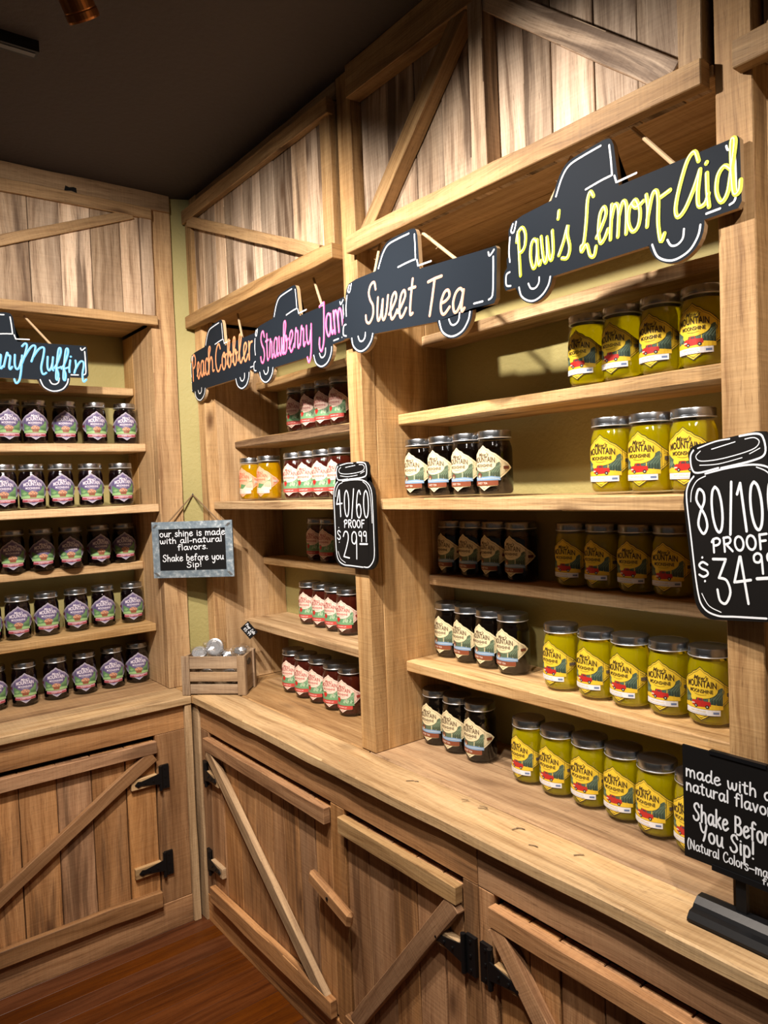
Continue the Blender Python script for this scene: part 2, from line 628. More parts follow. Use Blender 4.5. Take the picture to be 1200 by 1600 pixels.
DOT = lambda x, y: [(x, y), (x + .012, y + .012)]
ELL = lambda cx, cy, rx, ry: [(cx + rx * math.sin(6.2832 * i / 10), cy + ry * math.cos(6.2832 * i / 10)) for i in range(11)]
G = {
    'a': (.52, [[(.42, .42), (.28, .5), (.12, .42), (.05, .22), (.13, .03), (.26, .04), (.38, .22), (.43, .46)], [(.43, .46), (.41, .16), (.45, .02), (.54, .08)]]),
    'b': (.48, [[(.08, 1), (.07, .5), (.06, .02)], [(.06, .24), (.16, .46), (.3, .46), (.4, .28), (.34, .06), (.2, 0), (.06, .06)]]),
    'c': (.42, [[(.4, .4), (.28, .5), (.12, .42), (.05, .22), (.12, .04), (.26, 0), (.42, .1)]]),
    'd': (.52, [[(.41, .38), (.28, .48), (.13, .42), (.05, .22), (.12, .03), (.25, .02), (.40, .2)], [(.44, 1), (.42, .5), (.42, .08), (.52, .03)]]),
    'e': (.46, [[(.05, .24), (.24, .28), (.38, .38), (.3, .5), (.15, .46), (.05, .26), (.1, .06), (.24, 0), (.44, .14)]]),
    'f': (.36, [[(.36, .9), (.25, 1), (.15, .85), (.14, .4), (.13, 0)], [(.02, .5), (.3, .53)]]),
    'h': (.47, [[(.08, 1), (.07, .4), (.06, 0)], [(.06, .26), (.18, .46), (.32, .46), (.38, .28), (.38, 0)]]),
    'i': (.18, [[(.09, .48), (.08, .2), (.10, 0)], DOT(.09, .7)]),
    'k': (.44, [[(.08, 1), (.06, 0)], [(.36, .5), (.09, .22)], [(.14, .27), (.4, 0)]]),
    'l': (.17, [[(.08, 1), (.08, .02)]]),
    'm': (.70, [[(.06, .5), (.06, 0)], [(.06, .28), (.16, .47), (.28, .45), (.33, .3), (.33, 0)], [(.33, .28), (.44, .47), (.56, .45), (.61, .3), (.62, 0)]]),
    'n': (.46, [[(.06, .5), (.06, 0)], [(.06, .27), (.18, .47), (.32, .45), (.38, .28), (.39, 0)]]),
    'o': (.47, [ELL(.235, .25, .185, .24)]),
    'p': (.47, [[(.07, .48), (.06, -.4)], [(.07, .28), (.17, .47), (.31, .47), (.41, .3), (.37, .08), (.22, 0), (.07, .1)]]),
    'r': (.36, [[(.06, .5), (.06, 0)], [(.06, .24), (.16, .44), (.34, .47)]]),
    's': (.38, [[(.34, .42), (.22, .5), (.1, .44), (.1, .32), (.24, .24), (.34, .13), (.26, .01), (.13, 0), (.03, .08)]]),
    't': (.36, [[(.17, .82), (.15, .3), (.18, .03), (.3, .04)], [(.02, .53), (.33, .55)]]),
    'u': (.48, [[(.06, .48), (.07, .16), (.17, .01), (.3, .08), (.39, .3)], [(.4, .48), (.39, .12), (.46, .02)]]),
    'v': (.42, [[(.04, .48), (.2, 0)], [(.2, 0), (.38, .5)]]),
    'w': (.66, [[(.05, .48), (.08, .14), (.17, .01), (.28, .12), (.33, .42)], [(.33, .42), (.36, .1), (.46, .01), (.57, .15), (.6, .48)]]),
    'y': (.48, [[(.06, .48), (.08, .18), (.18, .04), (.3, .1), (.39, .34)], [(.41, .48), (.4, 0), (.34, -.3), (.2, -.4), (.1, -.28)]]),
    'S': (.56, [[(.5, .82), (.4, 1), (.22, .96), (.13, .78), (.24, .58), (.42, .42), (.46, .18), (.3, .0), (.12, .04), (.05, .2)]]),
    'C': (.56, [[(.52, .82), (.42, 1), (.24, .94), (.09, .66), (.07, .3), (.2, .03), (.38, .03), (.54, .2)]]),
    'B': (.56, [[(.1, 1), (.08, 0)], [(.09, .96), (.34, .98), (.44, .78), (.34, .58), (.12, .52)], [(.12, .52), (.42, .48), (.5, .24), (.36, .02), (.08, .02)]]),
    'N': (.6, [[(.08, 0), (.09, 1)], [(.09, .98), (.5, .03)], [(.5, .03), (.52, 1)]]),
    'Y': (.54, [[(.05, 1), (.14, .62), (.27, .5), (.42, .62), (.5, 1)], [(.47, .9), (.36, .3), (.26, 0)]]),
    'P': (.56, [[(.14, .96), (.12, .5), (.1, 0)], [(.03, .76), (.14, .94), (.36, 1), (.5, .84), (.44, .6), (.28, .5), (.14, .5)]]),
    'R': (.56, [[(.1, 1), (.08, 0)], [(.08, .97), (.36, 1), (.46, .8), (.36, .58), (.1, .5)], [(.2, .5), (.5, 0)]]),
    'O': (.56, [ELL(.27, .5, .22, .49)]),
    'F': (.48, [[(.1, 1), (.08, 0)], [(.1, .98), (.46, 1)], [(.09, .54), (.38, .56)]]),
    'T': (.58, [[(.3, .96), (.28, .5), (.24, 0)], [(.02, .92), (.3, .98), (.6, 1.02)]]),
    'J': (.5, [[(.1, .98), (.34, 1.02)], [(.36, 1.02), (.33, .5), (.28, .06), (.14, -.14), (.03, 0), (.05, .2)]]),
    'L': (.56, [[(.44, .92), (.32, 1.02), (.22, .88), (.2, .5), (.14, .12), (.04, .06), (.08, -.04), (.26, .06), (.4, -.16), (.56, -.2), (.62, -.04)]]),
    'M': (.86, [[(.02, .86), (.1, 1), (.16, .9), (.12, .4), (.06, .06)], [(.12, .4), (.28, .9), (.4, 1), (.42, .8), (.36, .34)], [(.38, .5), (.54, .92), (.68, 1), (.7, .7), (.68, .2), (.76, -.06), (.86, .02)]]),
    'A': (.66, [[(.46, .82), (.38, 1), (.24, .9), (.1, .5), (.04, .16), (.1, 0), (.24, .1), (.4, .4), (.5, .66)], [(.5, .66), (.47, .3), (.5, .06), (.62, .06), (.68, .2)]]),
    'I': (.2, [[(.1, 1), (.1, 0)]]),
    'U': (.5, [[(.08, 1), (.08, .2), (.24, 0), (.42, .2), (.42, 1)]]),
    'E': (.46, [[(.42, 1), (.1, 1), (.08, .02), (.42, 0)], [(.09, .52), (.36, .53)]]),
    'D': (.52, [[(.1, 1), (.08, 0)], [(.1, 1), (.34, .94), (.46, .5), (.32, .06), (.08, 0)]]),
    'K': (.5, [[(.1, 1), (.08, 0)], [(.44, 1), (.1, .45)], [(.18, .56), (.46, 0)]]),
    # looped script letters
    'F~': (.42, [[(-.02, .12), (.16, .36), (.34, .78), (.32, 1), (.2, .96), (.15, .6), (.12, 0), (.14, -.32), (.25, -.36), (.27, -.12), (.16, .1), (.3, .16), (.44, .2)]]),
    'l~': (.36, [[(-.02, .1), (.16, .4), (.3, .82), (.26, 1), (.15, .94), (.11, .5), (.13, .1), (.24, .0), (.38, .12)]]),
    'b~': (.44, [[(-.02, .12), (.14, .4), (.26, .82), (.22, 1), (.12, .92), (.08, .5), (.08, .12), (.18, .0), (.32, .1), (.34, .36), (.26, .44), (.3, .3), (.46, .34)]]),
    'r~': (.38, [[(0, .08), (.1, .46), (.14, .54), (.18, .44), (.28, .42), (.26, .1), (.32, .02), (.4, .1)]]),
    'o~': (.46, [[(.22, .48), (.08, .38), (.05, .16), (.16, 0), (.32, .06), (.38, .28), (.28, .48), (.18, .44), (.28, .36), (.48, .42)]]),
    'e~': (.4, [[(0, .1), (.16, .22), (.32, .4), (.24, .52), (.1, .42), (.07, .18), (.16, 0), (.3, .04), (.42, .16)]]),
    's~': (.4, [[(0, .06), (.16, .3), (.3, .62), (.28, .4), (.34, .14), (.26, -.04), (.1, -.02)]]),
    'd~': (.54, [[(.4, .4), (.26, .48), (.1, .38), (.05, .16), (.15, 0), (.3, .1), (.4, .36), (.52, .86), (.5, 1), (.44, .9), (.42, .4), (.44, .06), (.56, .06), (.6, .2)]]),
    'h~': (.46, [[(.06, 0), (.12, .5), (.24, .9), (.18, 1), (.1, .8), (.07, .2), (.06, 0), (.14, .34), (.28, .48), (.36, .34), (.36, .06), (.46, .06)]]),
    'n~': (.5, [[(.04, .5), (.08, .26), (.04, 0)], [(.05, .1), (.2, .46), (.32, .5), (.36, .34), (.34, 0), (.4, -.3), (.5, -.2)]]),
    "'": (.14, [[(.08, 1.05), (.04, .88)]]),
    '.': (.16, [DOT(.06, .02)]),
    '!': (.2, [[(.1, 1), (.09, .3)], DOT(.08, .02)]),
    '-': (.32, [[(.03, .3), (.28, .34)]]),
    '_': (.6, [[(.03, .3), (.56, .32)]]),
    '(': (.24, [[(.2, 1.05), (.08, .7), (.07, .25), (.18, -.12)]]),
    ')': (.24, [[(.05, 1.05), (.17, .7), (.18, .25), (.06, -.12)]]),
    '/': (.26, [[(.22, 1.05), (.05, -.05)]]),
    '$': (.4, [[(.34, .7), (.2, .82), (.08, .7), (.14, .54), (.3, .42), (.32, .26), (.18, .16), (.05, .26)], DOT(.2, 1.02), DOT(.2, -.05)]),
    '0': (.42, [ELL(.21, .5, .15, .49)]),
    '1': (.26, [[(.03, .78), (.15, 1)], [(.15, 1), (.2, 0)]]),
    '2': (.44, [[(.06, .8), (.16, .98), (.32, .96), (.36, .74), (.24, .4), (.06, .03)], [(.06, .03), (.4, 0)]]),
    '3': (.42, [[(.04, .98), (.36, .96)], [(.36, .96), (.14, .56)], [(.14, .56), (.32, .5), (.38, .24), (.24, .0), (.1, .06), (.07, .3)]]),
    '4': (.46, [[(.22, 1), (.03, .46)], [(.03, .46), (.42, .5)], [(.24, 1), (.3, 0)]]),
    '5': (.42, [[(.36, 1), (.1, .98), (.08, .56), (.28, .56), (.36, .28), (.2, 0), (.05, .1)]]),
    '6': (.42, [[(.34, .86), (.26, 1), (.14, .84), (.07, .4), (.12, .06), (.26, .0), (.36, .2), (.3, .46), (.16, .46), (.08, .3)]]),
    '8': (.42, [[(.22, .54), (.08, .76), (.18, .98), (.32, .9), (.32, .7), (.16, .46), (.07, .2), (.2, 0), (.34, .14), (.32, .36), (.22, .54)]]),
    '9': (.42, [[(.34, .72), (.24, .56), (.09, .62), (.09, .88), (.22, 1), (.34, .9), (.35, .6), (.33, 0)]]),
    ' ': (.3, []),
}


def glyphs(text):
    out, i = [], 0
    while i < len(text):
        c = text[i]
        if i + 1 < len(text) and text[i + 1] == '~':
            c += '~'
            i += 1
            if c == 'f~': c = 'F~'
        out.append(c)
        i += 1
    return out


def lettering(text, x0, y0, x1, y1, h, slant=0.0, gap=.06, xh=.62):
    """Pen strokes of a line of writing, fitted between two ends of its baseline; h = capital height."""
    gs = glyphs(text)
    tot = sum(G[g][0] + gap for g in gs) - gap
    ln = math.hypot(x1 - x0, y1 - y0)
    sx = ln / tot
    ux, uy = (x1 - x0) / ln, (y1 - y0) / ln
    out, x = [], 0.0
    for g in gs:
        w, ss = G[g]
        for s in ss:
            q = []
            for a, b in s:
                if g[0].islower():
                    b = b * xh / .5 if b < .5 else xh + (b - .5) * (1 - xh) / .5
                lx = (x + a) * sx + b * h * slant
                ly = b * h
                q.append((x0 + ux * lx - uy * ly, y0 + uy * lx + ux * ly))
            out.append(q)
        x += w + gap
    return out


# ================================================================== THE ROOM
CEIL = 2.905
bm = NB()
box(bm, -.75, 4.2, -4.2, .75, CEIL, CEIL + .08)
tag(link('ceiling', bm, M_CEIL), 'dark charcoal painted ceiling over the shelves', 'ceiling', kind='structure')

bm = NB()
rf = random.Random(5)
x = -.1
while x < 4.2:                      # floorboards run towards the left cabinets
    y = .1
    while y > -4.2:
        ln = rf.uniform(.7, 1.7)
        board(bm, (x, y - ln + .001, -.02), (0, 1, 0), ln - .001, (1, 0, 0), .0825, (0, 0, 1), .02, wav=0, bev=.0009)
        y -= ln
    x += .0835
tag(link('floor', bm, M_FLOOR), 'dark reddish brown hardwood plank floor', 'floor', kind='structure')

bm = NB()
box(bm, -.52, 4.2, .488, .60, 0, CEIL)
tag(link('wall_right', bm, M_WALL), 'olive yellow textured wall behind the right shelves', 'wall', kind='structure')
bm = NB()
box(bm, -.64, -.52, -4.2, .60, 0, CEIL)
tag(link('wall_left', bm, M_WALL), 'olive yellow textured wall behind the left shelves', 'wall', kind='structure')
bm = NB()
q = [(-.192, .045), (-.1405, .164), (-.20, .195), (-.24, .06)]
a = [bm.verts.new((x, y, .90)) for x, y in q]
b = [bm.verts.new((x, y, CEIL)) for x, y in q]
bm.faces.new(a); bm.faces.new(b)
for k in range(4):
    bm.faces.new((a[k], a[(k + 1) % 4], b[(k + 1) % 4], b[k]))
tag(link('wall_corner', bm, M_WALL), 'narrow yellow wall strip between the two shelf runs', 'wall', kind='structure')
bm = NB()
board(bm, (-.186, .074, 2.835), (.42, .90, 0), .085, (0, 0, 1), .068, (-.90, .42, 0), .008, wav=.0005)
tag(link('trim_1', bm, M_PANEL), 'short wooden board at the ceiling in the corner', 'trim', kind='structure')

# ================================================================== OVERHEAD HEADERS, POSTS AND SHELVES
XA, YA, ZA = (1, 0, 0), (0, 1, 0), (0, 0, 1)
SHELF_Z = [2.156, 1.910, 1.658, 1.412, 1.158]
SHELF_F = [.38, .275, .20, .38, .275]          # how far each shelf front sits behind the counter edge


class Run:
    """Places boards for a wall: s runs along the wall, d runs back from the counter edge."""

    def __init__(self, left):
        if left:
            self.s, self.d = Vector((0, 1, 0)), Vector((-1, 0, 0))
        else:
            self.s, self.d = Vector((1, 0, 0)), Vector((0, 1, 0))

    def P(self, s, d, z):
        return self.s * s + self.d * d + Vector((0, 0, z))

    def h(self, bm, s0, s1, d0, d1, z0, z1, **k):      # lies along the wall, wide face to the room
        board(bm, self.P(s0, d0, z0), self.s, s1 - s0, ZA, z1 - z0, self.d, d1 - d0, **k)

    def v(self, bm, s0, s1, d0, d1, z0, z1, **k):      # stands up, wide face to the room
        board(bm, self.P(s0, d0, z0), ZA, z1 - z0, self.s, s1 - s0, self.d, d1 - d0, **k)

    def side(self, bm, s0, s1, d0, d1, z0, z1, **k):   # stands up, wide face along the wall
        board(bm, self.P(s0, d0, z0), ZA, z1 - z0, self.d, d1 - d0, self.s, s1 - s0, **k)

    def flat(self, bm, s0, s1, d0, d1, z0, z1, **k):   # lies flat, front edge towards the room
        board(bm, self.P(s0, d1, z0), self.s, s1 - s0, -self.d, d1 - d0, ZA, z1 - z0, **k)

    def brace(self, bm, a, b, w, d0, d1, ext=.024, **k):         # diagonal in the face: a, b = (s, z) of the centre line
        A, B = self.P(a[0], d0, a[1]), self.P(b[0], d0, b[1])
        ax = (B - A).normalized()
        A, B = A - ax * ext, B + ax * ext
        ay = self.d.cross(ax)
        board(bm, A - ay * w / 2, ax, (B - A).length, ay, w, self.d, d1 - d0, **k)


RL, RR = Run(True), Run(False)


def shelving(run, s0, s1, fronts, label, base, posts, right_panel=None, left_panel=None, shelf_ext=0.0, back=.487, bark=(), lip=0.0):
    t = empty('shelving_unit', base, label, 'shelves')
    for nm, (a, b) in posts:
        bm = NB(); run.v(bm, a, b, posts_d[run], posts_d[run] + .05, .9012, CEIL - .002, wav=.0012); link('post', bm, M_POST, t)
    for (a, b, zt) in ([left_panel] if left_panel else []) + ([right_panel] if right_panel else []):
        bm = NB()
        d0 = posts_d[run] + .0505
        run.side(bm, a, b, d0, .40, .9012, zt, wav=.0008)
        run.side(bm, a, b, .4008, back, .9012, zt, wav=.0008)
        link('side_panel', bm, M_PANEL, t)
    for z, f in zip(SHELF_Z, fronts):
        bm = NB()
        run.flat(bm, s0 + .0015, s1 - .0015, f, back, z - .032, z, wav=.0022, bev=.003)
        if lip and z == 1.658:
            run.flat(bm, s0 + lip, s1 - .002, f - .040, f - .0005, z - .032, z, wav=.0016, bev=.003)
        sh = link('shelf', bm, M_SHELF, t)
        if z in bark:
            bm = NB()
            run.h(bm, s0 + .003, s1 - .003, f - .005, f + .001, z - .030, z - .003, wav=.0022)
            link('bark_edge', bm, M_BARK, sh)
    return t


posts_d = {RL: .163, RR: .145}
shelving(RR, -.075, .94, [.38, .275, .16, .38, .275], 'wooden shelves in the bay next to the corner, above the two-door cabinet', (.43, .30, .90),
         [('post', (-.14, -.075))], left_panel=(-.14, -.075, 2.38), bark=(1.910,))
shelving(RR, 1.01, 2.088, SHELF_F, 'wide wooden shelf bay holding the yellow jars', (1.55, .30, .90),
         [('post', (.94, 1.01)), ('post', (2.088, 2.154))], left_panel=(.94, 1.01, 2.88), right_panel=(2.088, 2.154, 2.88), lip=.053)
shelving(RR, 2.154, 3.20, SHELF_F, 'next wooden shelf bay, cut off by the right picture edge', (2.7, .30, .90),
         [('post', (3.20, 3.266))], right_panel=(3.20, 3.266, 2.38))
shelving(RL, -1.10, -.027, [.404, .288, .172, .390, .272], 'wooden shelves on the left wall holding purple-labelled jars', (-.30, -.55, .90),
         [('post', (-.027, .070)), ('post', (-1.20, -1.10))], right_panel=(-.027, .030, 2.38), left_panel=(-1.17, -1.10, 2.38), back=.519)


def planks(run, s0, s1, d0, d1, z0, z1, wmin, wmax, seed, gap=.003):
    rr = random.Random(seed)
    bm = NB()
    s = s0
    while s < s1 - .02:
        w = min(rr.uniform(wmin, wmax), s1 - s)
        if s1 - s - w < .03: w = s1 - s
        run.v(bm, s, s + w - gap, d0 + rr.uniform(0, .004), d1, z0, z1, wav=.0006)
        s += w
    return bm


def header(label, base):
    return empty('overhead_cabinet', base, label, 'cabinet')


def soffit(run, t, s0, s1, d0, d1, z=2.392):
    bm = NB()
    h = (d1 - d0) / 2
    for k in range(2):
        run.flat(bm, s0, s1, d0 + k * h, d0 + (k + 1) * h - .001, z, z + .02, wav=.0006)
    link('soffit', bm, M_PANEL, t)


# --- bay next to the corner: box stands 3 cm proud of the post
t = header('barn-style overhead cabinet next to the corner, single diagonal brace sloping down right', (.40, .30, 2.38))
link('planks', planks(RR, -.085, .875, .136, .155, 2.40, 2.86, .055, .115, 11), M_HEAD, t)
bm = NB(); RR.v(bm, -.140, -.086, .124, .157, 2.40, 2.845); link('stile', bm, M_TRIM, t)
bm = NB(); RR.v(bm, .876, .930, .124, .157, 2.40, 2.845); link('stile', bm, M_TRIM, t)
bm = NB(); RR.h(bm, -.145, .935, .112, .136, 2.800, 2.850, wav=.002); link('rail', bm, M_TRIM, t)
bm = NB(); RR.h(bm, -.146, .938, .108, .150, 2.376, 2.422, wav=.0025); link('rail', bm, M_TRIM, t)
bm = NB(); RR.h(bm, -.140, .930, .150, .170, 2.852, CEIL - .002); link('fascia', bm, M_TRIM, t)
bm = NB(); RR.brace(bm, (-.075, 2.790), (.835, 2.424), .040, .114, .135); link('brace', bm, M_TRIM, t)
bm = NB(); RR.side(bm, .915, .932, .157, .1455 + .09, 2.40, 2.85); link('side_board', bm, M_TRIM, t)
soffit(RR, t, -.072, .938, .156, .487)

# --- main bay: planks sit back between the posts, two framed panels
t = header('wide overhead cabinet with two diagonal braces over the yellow jars', (1.55, .30, 2.38))
link('planks', planks(RR, 1.014, 2.062, .176, .195, 2.39, 2.895, .075, .125, 23), M_HEAD, t)
bm = NB(); RR.v(bm, 1.507, 1.554, .128, .176, 2.42, 2.812); link('stile', bm, M_HEAD, t)
bm = NB(); RR.v(bm, 2.030, 2.076, .128, .19, 2.42, 2.812); link('stile', bm, M_TRIM, t)
bm = NB(); RR.h(bm, 1.012, 2.08, .128, .176, 2.812, CEIL - .002, wav=.002); link('rail', bm, M_TRIM, t)
bm = NB(); RR.h(bm, 1.005, 2.080, .113, .1445, 2.372, 2.418, wav=.0025); link('rail', bm, M_TRIM, t)
bm = NB(); RR.brace(bm, (1.075, 2.422), (1.465, 2.806), .047, .133, .175); link('brace', bm, M_TRIM, t)
bm = NB(); RR.brace(bm, (1.575, 2.79), (1.995, 2.435), .052, .133, .175); link('brace', bm, M_HEAD, t)
soffit(RR, t, 1.013, 2.085, .146, .487)

# --- third bay, mostly outside the frame
t = header('overhead cabinet past the last post, mostly cut off by the picture edge', (2.7, .30, 2.38))
link('planks', planks(RR, 2.158, 3.195, .176, .195, 2.39, 2.895, .075, .125, 31), M_HEAD, t)
bm = NB(); RR.v(bm, 2.6, 2.65, .128, .176, 2.42, 2.812); link('stile', bm, M_TRIM, t)
bm = NB(); RR.h(bm, 2.158, 3.195, .128, .176, 2.812, CEIL - .002); link('rail', bm, M_TRIM, t)
bm = NB(); RR.h(bm, 2.134, 3.20, .113, .1445, 2.372, 2.418, wav=.002); link('rail', bm, M_TRIM, t)
bm = NB(); RR.brace(bm, (2.215, 2.43), (2.585, 2.80), .047, .133, .175); link('brace', bm, M_TRIM, t)
soffit(RR, t, 2.156, 3.195, .146, .487)

# --- left wall
t = header('overhead cabinet on the left wall with a brace rising to the right', (-.30, -.55, 2.38))
bm = NB()
edges = [-1.10, -.98, -.86, -.74, -.60, -.47, -.363, -.250, -.138, -.062]
for a, b in zip(edges, edges[1:]):
    RL.v(bm, a, b - .003, .150, .170, 2.39, 2.82, wav=.001)
link('planks', bm, M_HEAD, t)
bm = NB(); RL.v(bm, -.061, -.016, .142, .170, 2.39, 2.80); link('stile', bm, M_HEAD, t)
bm = NB(); RL.h(bm, -1.14, -.016, .134, .150, 2.792, 2.836, wav=.0012); link('rail', bm, M_TRIM, t)
bm = NB(); RL.h(bm, -1.14, -.012, .130, .1625, 2.374, 2.410, wav=.0012); link('rail', bm, M_TRIM, t)
bm = NB(); RL.h(bm, -1.14, .066, .150, .1625, 2.838, CEIL - .002, wav=.002); link('fascia', bm, M_TRIM, t)
bm = NB(); RL.brace(bm, (-1.05, 2.43), (-.115, 2.790), .036, .1365, .150); link('brace', bm, M_TRIM, t)
bm = NB()
mp = plane_map((-.1495, -.318, 2.843), (0, 1, 0), (0, 0, 1))
extrude_poly(bm, [(-.022, -.002), (-.017, .018), (-.004, .014), (.012, .018), (.022, .016), (.023, -.002), (.004, .003)], mp, -.0005, .001)
link('knot_hole', bm, M_MATBLACK, t)
soffit(RL, t, -1.10, -.028, .1635, .519)

# ================================================================== WORKTOPS
t = empty('worktop', (-.25, -.5, .868), 'rough wooden worktop of the left cabinet, under the purple-labelled jars', 'worktop')
bm = NB(); RL.flat(bm, -1.6, -.001, 0, .165, .868, .900, wav=.0018, bev=.004); link('front_board', bm, M_TOP, t)
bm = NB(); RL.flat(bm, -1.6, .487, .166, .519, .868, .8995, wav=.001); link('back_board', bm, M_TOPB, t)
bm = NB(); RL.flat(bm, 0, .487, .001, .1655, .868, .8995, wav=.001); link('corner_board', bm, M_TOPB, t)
t = empty('worktop', (1.5, .2, .868), 'long pale wooden worktop of the right cabinets, worn front board', 'worktop')
# front board with a live back edge
bm = NB()
RR.flat(bm, .002, 3.4, 0, .1405, .868, .900, wav=.0018, bev=.004, seg=40)
link('front_board', bm, M_TOP, t)
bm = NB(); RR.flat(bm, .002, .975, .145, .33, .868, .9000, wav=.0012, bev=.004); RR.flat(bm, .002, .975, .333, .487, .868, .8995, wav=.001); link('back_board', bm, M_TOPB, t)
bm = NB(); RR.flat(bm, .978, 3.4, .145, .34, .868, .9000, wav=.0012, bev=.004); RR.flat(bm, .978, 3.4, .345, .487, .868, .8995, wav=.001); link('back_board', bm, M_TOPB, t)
bm = NB()
mp = plane_map((1.45, .07, .9012), (1, 0, 0), (0, 1, 0))
rk = random.Random(3)
for (cx, cy) in ((-.03, .045), (-.022, .040), (.03, .05), (.036, .042), (.16, .02), (.168, .03), (.33, .03), (.24, -.01), (-.20, .03), (-.215, .02)):
    a = rk.uniform(.2, 1.5); l = rk.uniform(.004, .012)
    stroke(bm, [(cx - l * math.cos(a), cy - l * math.sin(a)), (cx, cy + .002), (cx + l * math.cos(a), cy + l * math.sin(a))], rk.uniform(.0015, .004), mp, 0.0006)
link('dark_mark', bm, plain('old_stain', (.16, .11, .065), .8), t)

# ================================================================== BASE CABINETS
def hinge(run, parent, s, z, dirn, d):
    """Black iron strap hinge: upright plate on the stile, tapering strap on a wooden block on the door."""
    bm = NB()
    a, b = sorted((s + dirn * .012, s + dirn * .112))
    run.h(bm, a, b, d - .016, d + .002, z - .020, z + .020, wav=.0006)
    link('hinge_block', bm, M_BLOCK, parent)
    bm = NB()
    mp = plane_map(run.P(s, d - .016, z), run.s * dirn, (0, 0, 1))
    sg = -1 if dirn < 0 else 1
    h = lambda q: q if mp(0, 0, 1).dot(run.d) < mp(0, 0, 0).dot(run.d) else -q
    extrude_poly(bm, [(.0, -.022), (.035, -.015), (.075, -.008), (.088, -.011), (.100, 0), (.088, .011), (.075, .008), (.035, .015), (.0, .022)], mp, 0, h(.004))
    mp2 = plane_map(run.P(s, d - .004, z), run.s * dirn, (0, 0, 1))
    extrude_poly(bm, [(-.036, -.046), (-.004, -.046), (-.004, .046), (-.036, .046)], mp2, h(-.004), h(.006))
    c = run.P(s - dirn * .001, d - .014, z)
    tube(bm, [c - Vector((0, 0, .047)), c + Vector((0, 0, .047))], .0065, 10)
    for (u, v) in ((-.02, -.034), (-.02, .034), (-.02, 0)):
        tube(bm, [mp2(u, v, h(.005)), mp2(u, v, h(.008))], .004, 8)
    for (u, v) in ((.03, 0), (.06, 0), (.088, 0)):
        tube(bm, [mp(u, v, h(.003)), mp(u, v, h(.007))], .0035, 8)
    link('hinge', bm, M_BLACK, parent)


def door(run, cab, s0, s1, brace, hz, hinge_side, seed, seams=None, d=.02):
    """Plank barn door: planks, top and bottom rail, one diagonal brace, two strap hinges."""
    bm = NB()
    rr = random.Random(seed)
    if seams is None:
        seams = [s0]
        while seams[-1] < s1 - .14:
            seams.append(seams[-1] + rr.uniform(.075, .125))
        seams.append(s1)
    for a, b in zip(seams, seams[1:]):
        run.v(bm, a + .0019, b - .0019, d + .001 + rr.uniform(0, .004), d + .024, .118, .752, wav=.0008)
    t = link('door', bm, M_BASE, cab)
    bm = NB(); run.h(bm, s0 - .004, s1 + .002, -.004, d + .001, .710, .755, wav=.0015); link('rail', bm, M_TRIM if seed == 2 else M_BASE, t)
    bm = NB(); run.h(bm, s0 - .004, s1 - .004, -.004, d + .001, .116, .172, wav=.003); link('rail', bm, M_BASE, t)
    bm = NB(); run.brace(bm, brace[0], brace[1], .046, -.0025, d, wav=.0015); link('brace', bm, M_BASE if seed != 1 else M_TRIM, t)
    for z in hz:
        hinge(run, t, s1 + .012 if hinge_side > 0 else s0 - .012, z, -hinge_side, d)
    return t


def carcass(run, cab, s0, s1, stiles, d=.02, end_left=True):
    bm = NB()
    run.h(bm, s0, s1, d, d + .022, .772, .867, wav=.001)
    link('apron', bm, M_BASE, cab)
    bm = NB()
    run.h(bm, s0, s1, d - .001, d + .022, .0, .108, wav=.0015)
    link('kick_board', bm, M_BASE, cab)
    for a, b in stiles:
        bm = NB()
        run.v(bm, a, b, d, d + .022, .109, .771, wav=.0008)
        link('stile', bm, M_BASE, cab)
    bm = NB()
    run.h(bm, s0, s1, d + .046, d + .056, .01, .86, wav=0)
    link('inside_shade_sheet', bm, plain('cabinet_inside_shade', (.02, .012, .007), .9), cab)  # sheet close behind the doors; near-black colour stands in for the shade inside


c = empty('base_cabinet', (-.25, -.6, 0), 'wooden barn-door base cabinet under the left worktop', 'cabinet')
carcass(RL, c, -1.60, -.030, [(-.148, -.030), (-1.60, -.99)])
bm = NB(); RL.v(bm, -.029, -.002, .006, .04, 0, .867, wav=.0012); link('corner_post', bm, M_SHELF, c)
door(RL, c, -.985, -.152, ((-.95, .195), (-.185, .690)), (.607, .268), 1, 5, [-.985, -.87, -.75, -.632, -.508, -.389, -.265, -.152])
c = empty('base_cabinet', (.75, .25, 0), 'two-door wooden base cabinet with a turning latch, right of the corner', 'cabinet')
carcass(RR, c, .020, 1.553, [(.020, .092), (.942, 1.012), (1.504, 1.553)])
bm = NB(); RR.v(bm, -.045, .019, .012, .04, 0, .867, wav=.0012); link('corner_post', bm, M_SHELF, c)
door(RR, c, .096, .938, ((.135, .692), (.895, .150)), (.607, .258), -1, 1, [.096, .20, .325, .455, .575, .655, .75, .845, .938])
door(RR, c, 1.016, 1.500, ((1.07, .19), (1.475, .690)), (.600, .262), 1, 2, [1.016, 1.12, 1.23, 1.33, 1.43, 1.50])
bm = NB()
RR.brace(bm, (.868, .535), (1.078, .483), .046, -.024, .0, ext=0, wav=.001, bev=.009)
la = link('turn_latch', bm, M_BASE, c)
bm = NB()
tube(bm, [(.973, -.0265, .509), (.973, -.015, .509)], .005, 10)
link('screw', bm, M_BLACK, la)
c = empty('base_cabinet', (2.4, .25, 0), 'base cabinet at lower right with a brace falling from its hinge side', 'cabinet')
carcass(RR, c, 1.555, 3.3, [(1.555, 1.604), (2.15, 2.25)])
door(RR, c, 1.612, 2.14, ((1.635, .695), (2.10, .16)), (.603, .262), -1, 7)

